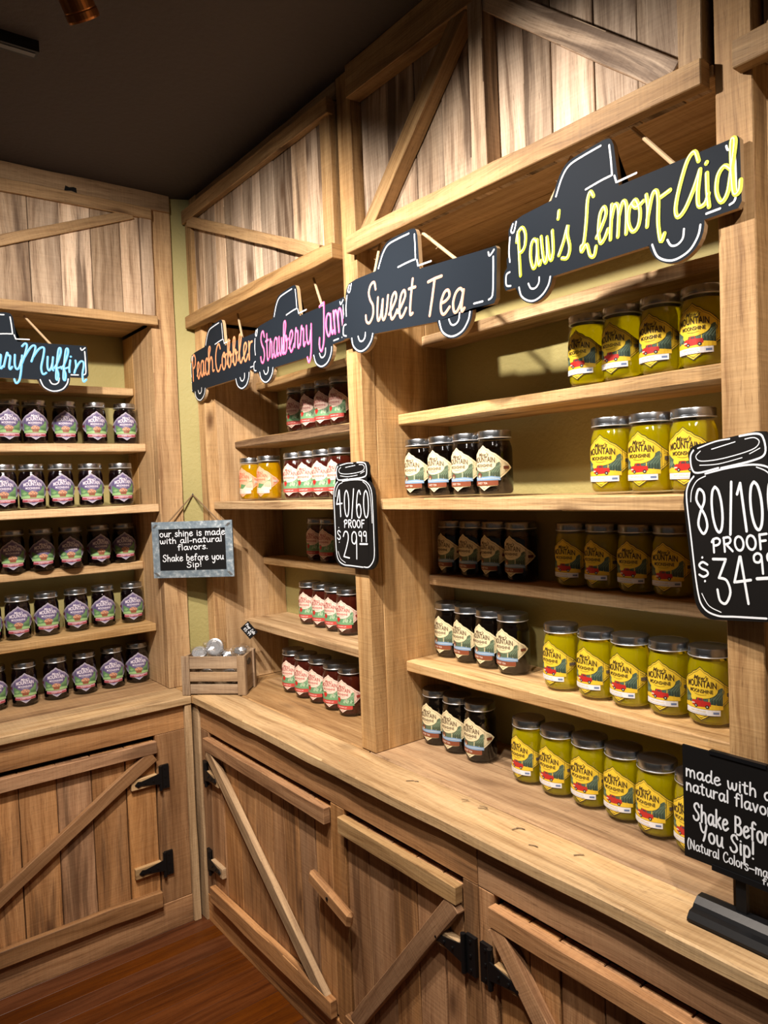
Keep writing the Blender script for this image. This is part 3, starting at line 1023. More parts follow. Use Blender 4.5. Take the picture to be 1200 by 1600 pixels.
# ================================================================== TRUCK SIGNS
def truck_outline():
    o = [(.012, .095), (.012, .115), (.018, .120), (.020, .176), (.030, .190), (.062, .197), (.143, .203)]
    o += smooth_line([(.143, .203), (.160, .238), (.180, .262), (.204, .270), (.240, .274), (.272, .277)], 4)[1:]
    o += smooth_line([(.272, .277), (.289, .274), (.297, .258)], 3)[1:]
    o += [(.306, .178), (.528, .181), (.537, .182), (.541, .176), (.542, .072), (.536, .062), (.476, .061)]
    o += [(.421 + .055 * math.cos(R(a)), .056 + .055 * math.sin(R(a))) for a in range(-4, -180, -12)]
    o += [(.366, .046), (.141, .045)]
    o += [(.089 + .051 * math.cos(R(a)), .052 + .051 * math.sin(R(a))) for a in range(-10, -176, -12)]
    o += [(.034, .046), (.006, .046), (.001, .056), (.001, .080), (.006, .090)]
    return o


TRUCK_LINES = [
    [(.155, .207), (.172, .240), (.192, .258), (.225, .264), (.268, .268)],
    [(.287, .262), (.290, .235), (.292, .203)], [(.292, .203), (.265, .201), (.230, .196)],
    [(.297, .200), (.301, .186)], [(.303, .186), (.345, .188)],
    [(.034, .186), (.028, .172), (.036, .168), (.044, .188)], [(.024, .160), (.020, .130), (.022, .106)],
    [(.020, .084), (.010, .080), (.009, .058), (.022, .053)],
    [(.046, .044), (.052, .024), (.070, .010), (.090, .006), (.112, .014), (.128, .030), (.134, .046)],
    [(.073, .046), (.080, .034), (.092, .032), (.102, .040), (.104, .052)],
    [(.374, .046), (.384, .022), (.404, .009), (.424, .007), (.448, .016), (.464, .036), (.469, .054)],
    [(.405, .046), (.412, .034), (.424, .032), (.435, .040), (.438, .056)],
    [(.532, .160), (.533, .120), (.532, .080), (.522, .072)], [(.518, .172), (.522, .164), (.534, .174)],
    [(.480, .070), (.505, .071)],
]


def truck_sign(label, base, uax, sx, sz, texts, cols, roll=0.0, pen=.0075, hook=None, rope_u=(.128, .420)):
    t = empty('truck_sign', base, label, 'sign', 'truck-shaped chalkboard signs hanging over the shelves')
    U = Vector(uax)
    Z = Vector((0, 0, 1))
    c, s = math.cos(R(roll)), math.sin(R(roll))
    mp0 = plane_map(base, U * c + Z * s, Z * c - U * s)
    mp = lambda u, v, h=0.0: mp0(u * sx, v * sz, h)
    bm = NB()
    extrude_poly(bm, truck_outline(), mp, 0, .012, 0, 1)
    link('board', bm, [M_CHALK, M_PLY], t)
    bm = NB()
    for l in TRUCK_LINES:
        stroke(bm, l, .0040, mp, .0126)
    link('chalk_outline', bm, M_WHITE, t)
    bm = NB()
    nst = 0
    for (txt, x0, y0, x1, y1, h, sl) in texts:
        for q in lettering(txt, x0, y0, x1, y1, h, sl):
            nst += 1
            stroke(bm, q, pen, mp, .0126 + nst * .00002, 0)
            stroke(bm, [(a - pen * .2, b + pen * .12) for a, b in q], pen * .30, mp, .0132 + nst * .00002, 1)
    link('lettering', bm, cols, t)
    n = mp(0, 0, 1) - mp(0, 0, 0)
    hk = mp(*hook) if len(hook) == 3 else Vector(hook)
    rr = random.Random(int(base[0] * 999))
    for u in rope_u:
        bm = NB()
        e = mp(u, .198 if u < .25 else .176, .003)
        hkk = mp(hook[0] - (.15 if u < .25 else 0), hook[1], hook[2])
        pts = [e.lerp(hkk, k / 10) for k in range(11)]
        tube(bm, pts, .0042, 7)
        for k in range(14):
            p = e.lerp(hkk, rr.random())
            q = p + Vector((rr.uniform(-1, 1), rr.uniform(-1, 1), rr.uniform(-1, 1))) * .007
            tube(bm, [p, q], .0004, 4)
        link('twine', bm, M_TWINE, t)
    return t


C_HI = plain('pale_marker', (.85, .86, .84), .6)
truck_sign('black truck-shaped sign with yellow-green script, hanging by the right post', (1.600, .134, 2.080), XA, 1.0, 1.0,
           [("Paw", .046, .068, .150, .080, .100, .06), ("'", .165, .085, .18, .087, .085, 0), ("s~", .158, .078, .192, .078, .085, 0), ("Le~m", .212, .080, .325, .082, .105, .1), ("o~n~", .322, .082, .400, .082, .094, 0),
            ("-", .396, .100, .420, .103, .09, 0), ("A", .418, .080, .482, .082, .102, .1), ("id~", .478, .080, .538, .082, .098, .0)],
           [plain('yellow_green_marker', (.62, .70, .02), .6), plain('pale_yellow_marker', (.86, .86, .55), .6)], pen=.0084, hook=(.300, .305, -.05))
truck_sign('black truck-shaped sign with pale brown script, beside the middle post', (.974, .116, 2.079), XA, 1.135, 1.06,
           [("Swe~e~t", .10, .076, .288, .072, .100, .08), ("Tea", .325, .064, .450, .056, .085, .06)],
           [plain('pale_brown_marker', (.58, .30, .22), .6), plain('cream_marker', (.72, .50, .43), .6)], roll=-4.2, pen=.0074, hook=(.240, .292, -.05))
truck_sign('black truck-shaped sign with bright pink script, in front of another truck sign', (.406, .128, 2.063), XA, 1.07, 1.04,
           [("Str~aw", .055, .072, .215, .078, .100, .06), ("b~e~r~r~y", .20, .078, .37, .080, .100, .06), ("J", .405, .066, .45, .07, .116, .1), ("am", .445, .085, .535, .092, .105, .0)],
           [plain('bright_pink_marker', (.86, .11, .36), .6), plain('pale_pink_marker', (.88, .40, .58), .6)], pen=.0080, hook=(.300, .30, -.05))
truck_sign('black truck-shaped sign with peach orange script, nearest the room corner', (-.178, .1412, 2.068), XA, 1.13, 1.04,
           [("Pe~ac", .030, .088, .170, .096, .098, .04), ("h~", .165, .095, .215, .095, .1, 0), ("Co~b~b~l~e~r", .225, .092, .500, .098, .098, .04)],
           [plain('peach_orange_marker', (.86, .30, .13), .6), plain('pale_peach_marker', (.88, .50, .27), .6)], pen=.0080, hook=(.300, .30, -.05))
truck_sign('black truck-shaped sign with light blue script, over the left shelves', (-.139, -.846, 2.084), YA, 1.02, 1.0,
           [("Bl~ue~b~e~r~r~y", .030, .080, .318, .074, .092, .08), ("M", .305, .086, .395, .070, .090, .0), ("uf~f~", .395, .080, .470, .080, .085, .1), ("in~", .465, .080, .535, .074, .075, .05)],
           [plain('light_blue_marker', (.10, .42, .82), .6), plain('pale_blue_marker', (.35, .68, .90), .6)], pen=.0075, hook=(.345, .285, -.05))

# ================================================================== JAR-SHAPED PRICE SIGNS
def jar_outline(k=0.0):
    w, l = .107 - k, .082 - k
    o = []
    o += arc(w - .045 - k * 0, -.112 + .0, .045, -90, 0, 6)[:1]
    o = [(0, -.157 + k)] + [(w - .04 + .04 * math.cos(R(a)), -.117 + k + .04 * math.sin(R(a))) for a in range(-90, 1, 15)]
    o += [(w, .06), (w - .004, .078), (w - .016, .094), (w - .030, .103), (l - .006, .106), (l, .112 + k), (l + .002, .145 - k), (l - .006, .156 - k), (l - .02, .159 - k)]
    return o + [(-x, y) for x, y in o[::-1][:-1]]


def jar_sign(label, base, roll, texts, turn=0.0):
    t = empty('jar_shaped_sign', base, label, 'sign', 'jar-shaped price signs on the shelf posts')
    c, s = math.cos(R(roll)), math.sin(R(roll))
    H_ = Vector((math.cos(R(turn)), -math.sin(R(turn)), 0))
    mp = plane_map(base, H_ * c + Vector((0, 0, s)), Vector((0, 0, c)) - H_ * s)
    bm = NB()
    extrude_poly(bm, jar_outline(), mp, 0, .008, 0, 0)
    link('board', bm, M_MATBLACK, t)
    bm = NB()
    H = .0086
    LN = [([(-.07, .150), (-.078, .140), (-.078, .118), (-.066, .108), (-.02, .110)], .0034), ([(-.015, .109), (.05, .112), (.074, .120), (.074, .146), (.062, .155), (.03, .157)], .0036), ([(-.06, .152), (-.02, .157), (.01, .156)], .0025),
          ([(-.055, .146), (-.066, .138), (-.056, .128), (-.01, .125), (.05, .130), (.066, .140), (.058, .149), (.04, .150)], .0018), ([(-.03, .145), (.02, .149)], .0018), ([(-.06, .121), (-.02, .117), (.03, .120)], .0016), ([(.045, .124), (.066, .130)], .0016),
          ([(-.076, .103), (-.09, .090), (-.098, .066), (-.098, 0), (-.097, -.10), (-.088, -.135), (-.06, -.149), (-.02, -.150), (.04, -.151)], .0034), ([(-.05, .104), (0, .107), (.05, .105), (.08, .094), (.096, .07), (.099, .02), (.099, -.09)], .0032),
          ([(.099, -.09), (.094, -.125), (.07, -.148), (.045, -.150)], .0034), ([(-.05, .100), (-.07, .094), (-.084, .078), (-.089, .058)], .002), ([(.055, .100), (.075, .088), (.088, .062), (.092, .02), (.093, -.02)], .002), ([(-.088, -.11), (-.075, -.132), (-.05, -.143)], .0018)]
    for l, w in LN:
        stroke(bm, l, w, mp, H)
    link('chalk_outline', bm, M_WHITE, t)
    bm = NB()
    for (txt, x0, y0, x1, y1, h, w) in texts:
        for q in lettering(txt, x0, y0, x1, y1, h):
            stroke(bm, q, w, mp, H)
    link('lettering', bm, M_WHITE, t)


jar_sign('upright black jar-shaped price sign reading 40/60 on the middle post', (.967, .136, 1.611), 0,
         [('40/60', -.088, -.002, .082, -.006, .080, .0043), ('PROOF', -.050, -.0355, .056, -.0345, .0225, .0036), ('$', -.090, -.080, -.068, -.080, .042, .0034), ('29', -.062, -.127, .018, -.128, .080, .0043), ('99', .022, -.076, .066, -.075, .030, .0036), ('-', .024, -.092, .072, -.092, .03, .005)])
jar_sign('tilted black jar-shaped price sign reading 80/100 on the right post', (2.127, .119, 1.598), 6.5,
         [('80/100', -.083, -.002, .094, -.006, .082, .0050), ('PROOF', -.054, -.037, .060, -.036, .0245, .0042), ('$', -.092, -.086, -.064, -.086, .040, .0042), ('34', -.058, -.127, .022, -.127, .080, .0048), ('99', .026, -.077, .074, -.076, .034, .0042), ('-', .026, -.094, .076, -.094, .03, .0055)], 13)

# ================================================================== FRAMED CHALK SIGN IN THE CORNER
S2 = math.sqrt(.5)
base = Vector((-.058, .060, 1.472))           # on the diagonal plane across the corner
t = empty('framed_chalk_sign', base, 'small chalkboard in a galvanised metal frame hanging in the corner', 'sign')
mp = plane_map(base, (S2, S2, 0), (0, 0, 1))
W2, H2, FB = .168, .113, .029
bm = NB()
o_, i_ = [(-W2, -H2), (W2, -H2), (W2, H2), (-W2, H2)], [(-W2 + FB, -H2 + FB), (W2 - FB, -H2 + FB), (W2 - FB, H2 - FB), (-W2 + FB, H2 - FB)]
for k in range(4):
    q = [o_[k], o_[(k + 1) % 4], i_[(k + 1) % 4], i_[k]]
    a = [bm.verts.new(mp(u, v, 0)) for u, v in q]
    b = [bm.verts.new(mp(u, v, .010 if n < 2 else .013)) for n, (u, v) in enumerate(q)]
    bm.faces.new(a[::-1]); bm.faces.new(b)
    for n in range(4):
        bm.faces.new((a[n], a[(n + 1) % 4], b[(n + 1) % 4], b[n]))
link('frame', bm, M_GALV, t)
bm = NB()
extrude_poly(bm, [(-W2 + FB, -H2 + FB), (W2 - FB, -H2 + FB), (W2 - FB, H2 - FB), (-W2 + FB, H2 - FB)], mp, .001, .008)
link('chalkboard', bm, M_MATBLACK, t)
bm = NB()
for (txt, x0, x1, y, h) in (('our shine is made', -.136, .138, .052, .0255), ('with all-natural', -.136, .124, .0245, .0235), ('flavors.', -.062, .064, -.003, .0235), ('Shake before you', -.128, .128, -.047, .0265), ('Sip!', -.028, .036, -.073, .0215)):
    for q in lettering(txt, x0, y, x1, y + .004, h):
        stroke(bm, q, .0033, mp, .0095)
link('lettering', bm, M_WHITE, t)
bm = NB()
for (u, v, dx, dy) in ((-W2 + .016, H2 - .016, .006, .006), (W2 - .016, -H2 + .016, .006, -.006), (-W2 + .016, -H2 + .016, .006, -.006), (W2 - .016, H2 - .016, .006, .006)):
    for k in (-.003, .003):
        stroke(bm, [(u - dx + k, v - dy), (u + dx + k, v + dy)], .003, mp, .0135, smooth=False)
link('corner_staple', bm, plain('bright_steel', (.75, .75, .75), .3, .9), t)
nail = Vector((-.160, .112, 1.690))
for u in (-.104, .112):
    bm = NB()
    e = mp(u, H2 - .004, -.002)
    tube(bm, [e.lerp(nail, k / 8) for k in range(9)], .0030, 7)
    link('cord', bm, plain('brown_cord', (.20, .13, .07), .9), t)
bm = NB()
tube(bm, [nail + Vector((-.012, .005, -.002)), nail + Vector((.008, -.004, .003))], .003, 8)
link('nail', bm, M_BLACK, t)

# ================================================================== COUNTER SIGN ON A BLACK STAND
base = Vector((2.130, .105, .902))
t = empty('counter_sign', base, 'black chalkboard sign on a plastic stand at the right end of the worktop', 'sign')
bm = NB()
prof = [(y - .009, z) for y, z in ((.060, .9026), (.060, .908), (.068, .918), (.080, .920), (.084, .926), (.096, .935), (.112, .935), (.128, .926), (.132, .920), (.142, .918), (.150, .908), (.150, .9026))]
a = [bm.verts.new((2.052, y, z)) for y, z in prof]
b = [bm.verts.new((2.222, y, z)) for y, z in prof]
bm.faces.new(a); bm.faces.new(b[::-1])
for k in range(len(prof)):
    bm.faces.new((a[k], b[k], b[(k + 1) % len(prof)], a[(k + 1) % len(prof)]))
link('stand_base', bm, M_PLASTIC, t)
bm = NB(); box(bm, 2.121, 2.139, .092, .102, .9345, 1.19); link('pole', bm, M_PLASTIC, t)
bm = NB()
mp = plane_map((2.030, .0915, 1.000), (1, 0, 0), (0, 0, 1))
extrude_poly(bm, [(0, 0), (.198, 0), (.198, .206), (0, .206)], mp, 0, .0045)
pn = link('sign_panel', bm, M_MATBLACK, t)
bm = NB()
extrude_poly(bm, [(.052, -.006), (.150, -.006), (.150, .004), (.052, .004)], mp, -.003, .0065)
link('clip', bm, M_PLASTIC, t)
bm = NB()
extrude_poly(bm, [(.052, .202), (.150, .202), (.150, .209), (.052, .209)], mp, -.003, .0065)
link('clip', bm, M_PLASTIC, t)
bm = NB()
for (txt, x0, x1, y, h, w) in (('made with all', .006, .172, .150, .022, .0030), ('natural flavors', .006, .170, .124, .022, .0030), ('Shake Before', .018, .166, .074, .031, .0036), ('You Sip!', .030, .128, .041, .030, .0036), ('(Natural Colors_may', .006, .158, .0175, .0175, .0022), ('fade)', .140, .182, .004, .011, .0020)):
    for q in lettering(txt, x0, y, x1, y, h):
        stroke(bm, q, w, mp, .0050)
link('lettering', bm, M_WHITE, t)

# ================================================================== SMALL PRICE TAG UNDER A SHELF
base = Vector((.045, .238, 1.130))
t = empty('price_tag', base, 'tiny black tag with white writing hanging at a tilt below the shelf, above the crate', 'tag')
q = .7071
mp = plane_map(base, (q * math.cos(R(50)), q * math.cos(R(50)), -math.sin(R(50))), (q * math.sin(R(50)), q * math.sin(R(50)), math.cos(R(50))))
bm = NB(); extrude_poly(bm, [(-.030, -.022), (.030, -.022), (.030, .022), (-.030, .022)], mp, 0, .0015); link('card', bm, M_MATBLACK, t)
bm = NB()
for (txt, x0, x1, y, h) in (('Pour Lids', -.026, .026, .003, .012), ('$5.99', -.020, .018, -.015, .012)):
    for q in lettering(txt, x0, y, x1, y, h):
        stroke(bm, q, .0018, mp, .0019)
link('lettering', bm, M_WHITE, t)

# ================================================================== CRATE OF WRAPPED LIDS
CB = Vector((-.030, -.020, .9012))
t = empty('wooden_crate', CB + Vector((.045, .135, 0)), 'small slatted wooden crate standing on the worktop corner', 'crate')
U, V = Vector((S2, S2, 0)), Vector((-S2, S2, 0))
CL, CDp, CH = .253, .130, .155
P3 = lambda u, v, z: CB + U * u + V * v + Vector((0, 0, z))
for v0 in (0, CDp - .008):
    for z0, hh in ((.004, .036), (.053, .036), (.103, .036 + .012)):
        bm = NB(); board(bm, P3(0, v0, z0), U, CL, ZA, hh, V, .008, wav=.0005, bev=.001); link('slat', bm, M_CRATE, t)
for u0 in (.004, CL - .004 - .008):
    bm = NB(); board(bm, P3(u0, .0085, .004), V, CDp - .017, ZA, CH - .008, U, .008, wav=.0004, bev=.001)
    e = link('end_panel', bm, M_CRATE, t)
    if u0 > .1:
        bm = NB()
        mpe = plane_map(P3(CL - .0035, CDp / 2, .118), V, (0, 0, 1))
        extrude_poly(bm, [(.026 * math.cos(R(a)), .013 * math.sin(R(a))) for a in range(0, 360, 18)], mpe, -.0005, .0006)
        link('hand_hole', bm, plain('crate_hole', (.10, .075, .05), .9), e)
for u0 in (-.003, CL - .029):
    for v0 in (-.0075, CDp - .001):
        bm = NB(); board(bm, P3(u0, v0, 0), ZA, CH, U, .032, V, .0075, wav=.0005, bev=.001); link('corner_post', bm, M_CRATE, t)
for v0 in (-.001, CDp - .022):
    bm = NB(); board(bm, P3(CL - .0035, v0, 0), ZA, CH, V, .022, U, .0075, wav=.0005, bev=.001); link('corner_post', bm, M_CRATE, t)
bm = NB(); board(bm, P3(.012, .009, .002), U, CL - .024, V, CDp - .018, ZA, .006, wav=0); link('bottom', bm, M_CRATE, t)


def crumple(bm, c, r, seed, sq=(1, 1, 1)):
    b = bmesh.new()
    bmesh.ops.create_icosphere(b, subdivisions=3, radius=1)
    rr = random.Random(seed)
    dirs = [Vector((rr.uniform(-1, 1), rr.uniform(-1, 1), rr.uniform(-1, 1))).normalized() for _ in range(16)]
    vm = {}
    for v in b.verts:
        n = v.co.normalized()
        d = 1 + .10 * sum(math.sin(7 * n.dot(q) + k) for k, q in enumerate(dirs[:6])) / 2.4
        d += .14 * max(abs(n.dot(q)) ** 22 for q in dirs)
        p = n * r * d
        vm[v] = bm.verts.new(Vector(c) + Vector((p.x * sq[0], p.y * sq[1], p.z * sq[2])))
    for f in b.faces:
        bm.faces.new([vm[v] for v in f.verts])
    b.free()


def wrapped_lid(c, tilt, az, label, seed, r=.034, wrap=.036):
    t = empty('wrapped_lid', c, label, 'lid', 'metal lids in clear wrap in the crate')
    bm = NB()
    lathe(bm, [(0, .008), (r * .55, .008), (r * .6, .010), (r * .84, .010), (r, .008), (r, -.006), (r * .93, -.008), (r * .9, .003), (0, .003)], 28)
    m = Matrix.Rotation(az, 4, 'Z') @ Matrix.Rotation(tilt, 4, 'Y')
    bmesh.ops.transform(bm, matrix=Matrix.Translation(c) @ m, verts=bm.verts)
    link('lid', bm, plain('zinc_lid', (.50, .53, .57), .38, .6), t, smooth=False)
    bm = NB()
    crumple(bm, c, wrap, seed, (1.15, 1.15, .85))
    link('clear_wrapper', bm, M_WRAP, t)


wrapped_lid(P3(.112, .064, .176), R(78), R(-38), 'round zinc lid in clear wrap standing up in the crate middle', 3)
wrapped_lid(P3(.048, .060, .152), R(38), R(-30), 'tilted round lid in clear wrap at the left end of the crate', 5, .030, .033)
wrapped_lid(P3(.215, .070, .158), R(8), R(40), 'zinc lid lying nearly flat at the right end of the crate', 8, .024, .030)
wrapped_lid(P3(.160, .062, .140), R(50), R(100), 'small metal lid between the upright lid and right end of crate', 12, .022, .034)
wrapped_lid(P3(.075, .060, .060), R(70), R(-45), 'wrapped lid low inside the crate, seen between its slats', 14, .028, .033)
wrapped_lid(P3(.170, .060, .060), R(60), R(-45), 'wrapped lid at the crate bottom right, behind the slats', 15, .028, .033)

# ================================================================== CEILING TRACK AND LAMP
bm = NB()
box(bm, .615, .655, -2.6, -.605, CEIL - .030, CEIL - .0005)
t = tag(link('lighting_track', bm, M_BLACK), 'black lighting track on the dark ceiling at upper left', 'track')
bm = NB(); box(bm, .626, .644, -2.59, -.612, CEIL - .0315, CEIL - .0305); link('track_slot', bm, plain('track_slot', (.10, .10, .10), .4, .5), t)
ax = (CAN_AIM - CAN).normalized()
t = empty('spotlight', CAN, 'copper cylinder spotlight hanging from the ceiling, cut by the top edge', 'lamp')
bm = NB()
lathe(bm, [(.0300, 0), (.0335, 0), (.0345, -.004), (.0345, -.016), (.0330, -.018), (.0335, -.020), (.0335, -.135), (.029, -.142), (0, -.142), (0, -.10), (.026, -.04), (.0300, 0)], 32)
q = ax.to_track_quat('Z', 'Y').to_matrix().to_4x4()
bmesh.ops.transform(bm, matrix=Matrix.Translation(CAN) @ q, verts=bm.verts)
link('lamp_can', bm, M_COPPER, t, smooth=False)
bm = NB()
e = CAN - ax * .09
tube(bm, [e, Vector((e.x - .0, e.y - .0, e.z + .06)), Vector((e.x, e.y, CEIL - .02))], .008, 10)
lathe(bm, [(0, 0), (.04, 0), (.045, .005), (.045, .020), (0, .020)], 24, cx=e.x, cy=e.y, cz=CEIL - .0205)
link('stem', bm, M_BLACK, t)

# ================================================================== JARS
JR = .0465


def jar_glass_mesh():
    bm = NB()
    lathe(bm, [(0, .004), (.034, .003), (.040, .0005), (.044, .004), (JR, .014), (JR, .116), (.0455, .126), (.0425, .136), (.0405, .141), (.0405, .150)], 36)
    return bm


def jar_liquid_mesh():
    bm = NB()
    lathe(bm, [(0, .006), (.038, .006), (.0425, .009), (.0452, .016), (.0452, .116), (.0442, .125), (.0412, .135), (.0392, .140), (.0392, .1415), (0, .1415)], 36)
    return bm


def jar_lid_mesh():
    bm = NB()
    n = 72
    prof = [(.0405, .1480), (.0436, .1480), (.0442, .1492), (.0436, .1504), (.0426, .1508), (.0426, .1530), (.0432, .1536), (.0432, .1650), (.0424, .1672), (.0390, .1680), (.0378, .1672), (0, .1672)]
    lathe(bm, prof, 40)
    for f in bm.faces:
        z = f.calc_center_median().z
        r = max(v.co.xy.length for v in f.verts)
        if z < .1506 and r > .043: f.material_index = 1
    return bm


def seal_mesh():
    bm = NB()
    rr = random.Random(9)
    rings = []
    for r, z in ((.0450, .128), (.0448, .138), (.0450, .150), (.0446, .1655), (.0432, .1690), (.034, .1692)):
        rings.append([bm.verts.new(((r + rr.uniform(-.0008, .0008)) * math.cos(6.28318 * k / 36), (r + rr.uniform(-.0008, .0008)) * math.sin(6.28318 * k / 36), z + rr.uniform(-.001, .001))) for k in range(36)])
    for a, b in zip(rings, rings[1:]):
        for k in range(36):
            bm.faces.new((a[k], b[k], b[(k + 1) % 36], a[(k + 1) % 36]))
    return bm


def text_polys(txt, size, shear=0.0, bold=0.0):
    cu = D.curves.new('txt', 'FONT')
    cu.body, cu.size, cu.shear, cu.align_x, cu.offset = txt, size, shear, 'CENTER', bold
    ob = D.objects.new('txt', cu)
    COL.objects.link(ob)
    bpy.context.view_layer.update()
    dg = bpy.context.evaluated_depsgraph_get()
    me = D.meshes.new_from_object(ob.evaluated_get(dg))
    out = ([(v.co.x, v.co.y) for v in me.vertices], [list(p.vertices) for p in me.polygons])
    D.objects.remove(ob)
    D.curves.remove(cu)
    D.meshes.remove(me)
    return out


OUTL = [(0, .058), (.009, .050), (.016, .047), (.022, .041), (.034, .035), (.052, .020), (.066, .012), (.080, -.001), (.062, -.014), (.040, -.030), (.036, -.034), (.036, -.046), (.017, -.047), (0, -.058)]
OUTL = OUTL + [(-x, y) for x, y in OUTL[1:-1]][::-1]
# local label coordinates are metres on the jar's side; centre 68 mm above its foot


def scale_poly(p, s):
    return [(x * s, y * s) for x, y in p]


def label_mesh(kind):
    C = dict(
        lemon=dict(base=(.86, .62, .045), edge=(.05, .04, .02), text=(.05, .03, .015), hill=(.075, .13, .10), hill2=(.14, .22, .16), ground=(.86, .58, .04), band=(.82, .84, .88), btxt=(.45, .45, .5)),
        tea=dict(base=(.82, .73, .47), edge=(.30, .24, .13), text=(.11, .07, .04), hill=(.11, .16, .10), hill2=(.20, .29, .19), ground=(.22, .36, .56), band=(.23, .065, .03), btxt=(.9, .8, .7)),
        straw=dict(base=(.86, .66, .56), edge=(.34, .08, .06), text=(.42, .09, .08), hill=(.13, .30, .16), hill2=(.34, .52, .33), ground=(.16, .34, .17), band=(.52, .06, .05), btxt=(.9, .75, .7)),
        blue=dict(base=(.125, .10, .23), edge=(.74, .70, .80), text=(.80, .76, .86), hill=(.12, .26, .11), hill2=(.24, .42, .18), ground=(.30, .50, .22), band=(.36, .07, .10), btxt=(.9, .85, .9)),
        peach=dict(base=(.86, .42, .27), edge=(.72, .18, .09), text=(.55, .12, .05), hill=(.80, .62, .45), hill2=(.12, .28, .12), ground=(.80, .66, .50), band=(.82, .72, .62), btxt=(.5, .2, .1)),
    )[kind]
    mats, idx = [], {}

    def mi(c):
        k = tuple(round(q, 3) for q in c)
        if k not in idx:
            idx[k] = len(mats)
            mats.append(plain('label_ink_%02d_%02d_%02d' % tuple(int(q * 99) for q in k), k, .45))
        return idx[k]

    bm = NB()
    lv = [0]

    def wrap(b2, m):
        lv[0] += 1
        off = .0005 + lv[0] * .00006
        k = -.084
        while k < .084:
            g = list(b2.verts) + list(b2.edges) + list(b2.faces)
            bmesh.ops.bisect_plane(b2, geom=g, plane_co=(k, 0, 0), plane_no=(1, 0, 0))
            k += .007
        vm = {}
        r = JR + off
        for v in b2.verts:
            a = v.co.x / JR
            vm[v] = bm.verts.new((r * math.sin(a), -r * math.cos(a), .073 + v.co.y))
        for f in b2.faces:
            try:
                bm.faces.new([vm[v] for v in f.verts]).material_index = m
            except ValueError:
                pass
        b2.free()

    def poly(p, c):
        b2 = bmesh.new()
        f = b2.faces.new([b2.verts.new((x, y, 0)) for x, y in p])
        if f.normal.z < 0: f.normal_flip()
        bmesh.ops.triangulate(b2, faces=[f])
        wrap(b2, mi(c))

    def line(p, w, c, smooth=True):
        b2 = bmesh.new()
        stroke(b2, p, w, lambda u, v, h=0: Vector((u, v, 0)), 0, smooth=smooth, rise=0)
        wrap(b2, mi(c))

    def text(t, size, y, c, shear=0.0, arch=0.0, sx=1.0, x=0.0, grow=0.0, bold=0.0):
        vs, fs = text_polys(t, size, shear, bold * size)
        hw = max(abs(q[0]) for q in vs) or 1
        b2 = bmesh.new()
        bv = [b2.verts.new((x + q[0] * sx, y + q[1] * (1 + grow * (1 - (q[0] / hw) ** 2)) + arch * (1 - (q[0] / hw) ** 2), 0)) for q in vs]
        for f in fs:
            try: b2.faces.new([bv[i] for i in f])
            except ValueError: pass
        wrap(b2, mi(c))

    ed = C['edge']
    poly(OUTL, ed if kind in ('lemon', 'blue') else C['base'])
    if kind in ('lemon', 'blue'):
        poly(scale_poly(OUTL, .965), C['base'])
    poly(scale_poly(OUTL, .915), ed)
    poly(scale_poly(OUTL, .895), C['base'])
    # picture: hills, then the dome of the lettering over them
    poly([(-.044, -.030), (-.044, .006), (-.034, .001), (-.022, -.006), (0, -.010), (.014, -.004), (.028, .006), (.040, .014), (.044, .014), (.044, -.030)], C['hill'])
    for k in range(5):
        line([(.012 + k * .006, -.012), (.026 + k * .005, .000 + k * .001), (.043, .004 + .003 * k - .004)], .0014, C['hill2'])
    for k in range(4):
        poly([(.020 + k * .0055, -.022), (.0245 + k * .0055, -.022), (.0235 + k * .0055, -.013), (.0222 + k * .0055, -.009), (.021 + k * .0055, -.013)], tuple(q * .5 for q in C['hill']))
    poly([(-.040, -.014), (-.030, -.008), (-.020, -.012), (-.030, -.020)], C['hill2'])
    poly([(x, y) for x, y in arc(0, .010, .034, 180, 360, 18, .020)] + [(.034, .022), (.02, .034), (0, .046), (-.02, .034), (-.034, .022)], C['base'])
    poly([(-.044, -.032), (-.044, -.024), (-.02, -.021), (.0, -.0225), (.022, -.021), (.044, -.024), (.044, -.032)], C['ground'])
    if kind == 'lemon':
        red, dk = (.50, .025, .02), (.02, .02, .02)
        poly(arc(-.016, -.0095, .007, 0, 360, 12)[:-1], (.86, .66, .05))
        poly([(-.019, -.026), (-.021, -.018), (-.016, -.0145), (-.008, -.0145), (-.006, -.009), (.004, -.009), (.006, -.0150), (.019, -.0155), (.020, -.024), (.014, -.027), (-.010, -.0285)], red)
        poly([(-.005, -.0142), (-.0035, -.0102), (.0028, -.0102), (.0042, -.0145)], (.10, .05, .06))
        poly([(-.020, -.0235), (-.013, -.0225), (-.013, -.0205), (-.0205, -.0205)], (.75, .72, .68))
        for wx in (-.010, .013):
            poly(arc(wx, -.0265, .0038, 0, 360, 12)[:-1], dk)
            poly(arc(wx, -.0265, .0016, 0, 360, 8)[:-1], (.6, .6, .6))
    elif kind == 'tea':
        poly([(-.022, -.024), (-.022, -.016), (-.015, -.011), (-.007, -.016), (-.007, -.024)], (.22, .08, .045))
        poly(arc(-.0145, -.0215, .0035, 0, 360, 10)[:-1], (.7, .6, .4))
        poly([(-.026, -.0155), (-.0145, -.0085), (-.004, -.0155), (-.0055, -.0170), (-.0145, -.0112), (-.0245, -.0170)], (.10, .06, .04))
        line([(-.04, -.026), (-.01, -.0275), (.02, -.026), (.04, -.028)], .0016, (.55, .68, .80))
    elif kind == 'straw':
        poly([(-.016, -.026), (-.024, -.014), (-.022, -.007), (-.015, -.005), (-.008, -.007), (-.006, -.014)], (.55, .02, .02))
        poly([(-.024, -.006), (-.015, -.002), (-.006, -.006), (-.015, -.0075)], (.06, .22, .07))
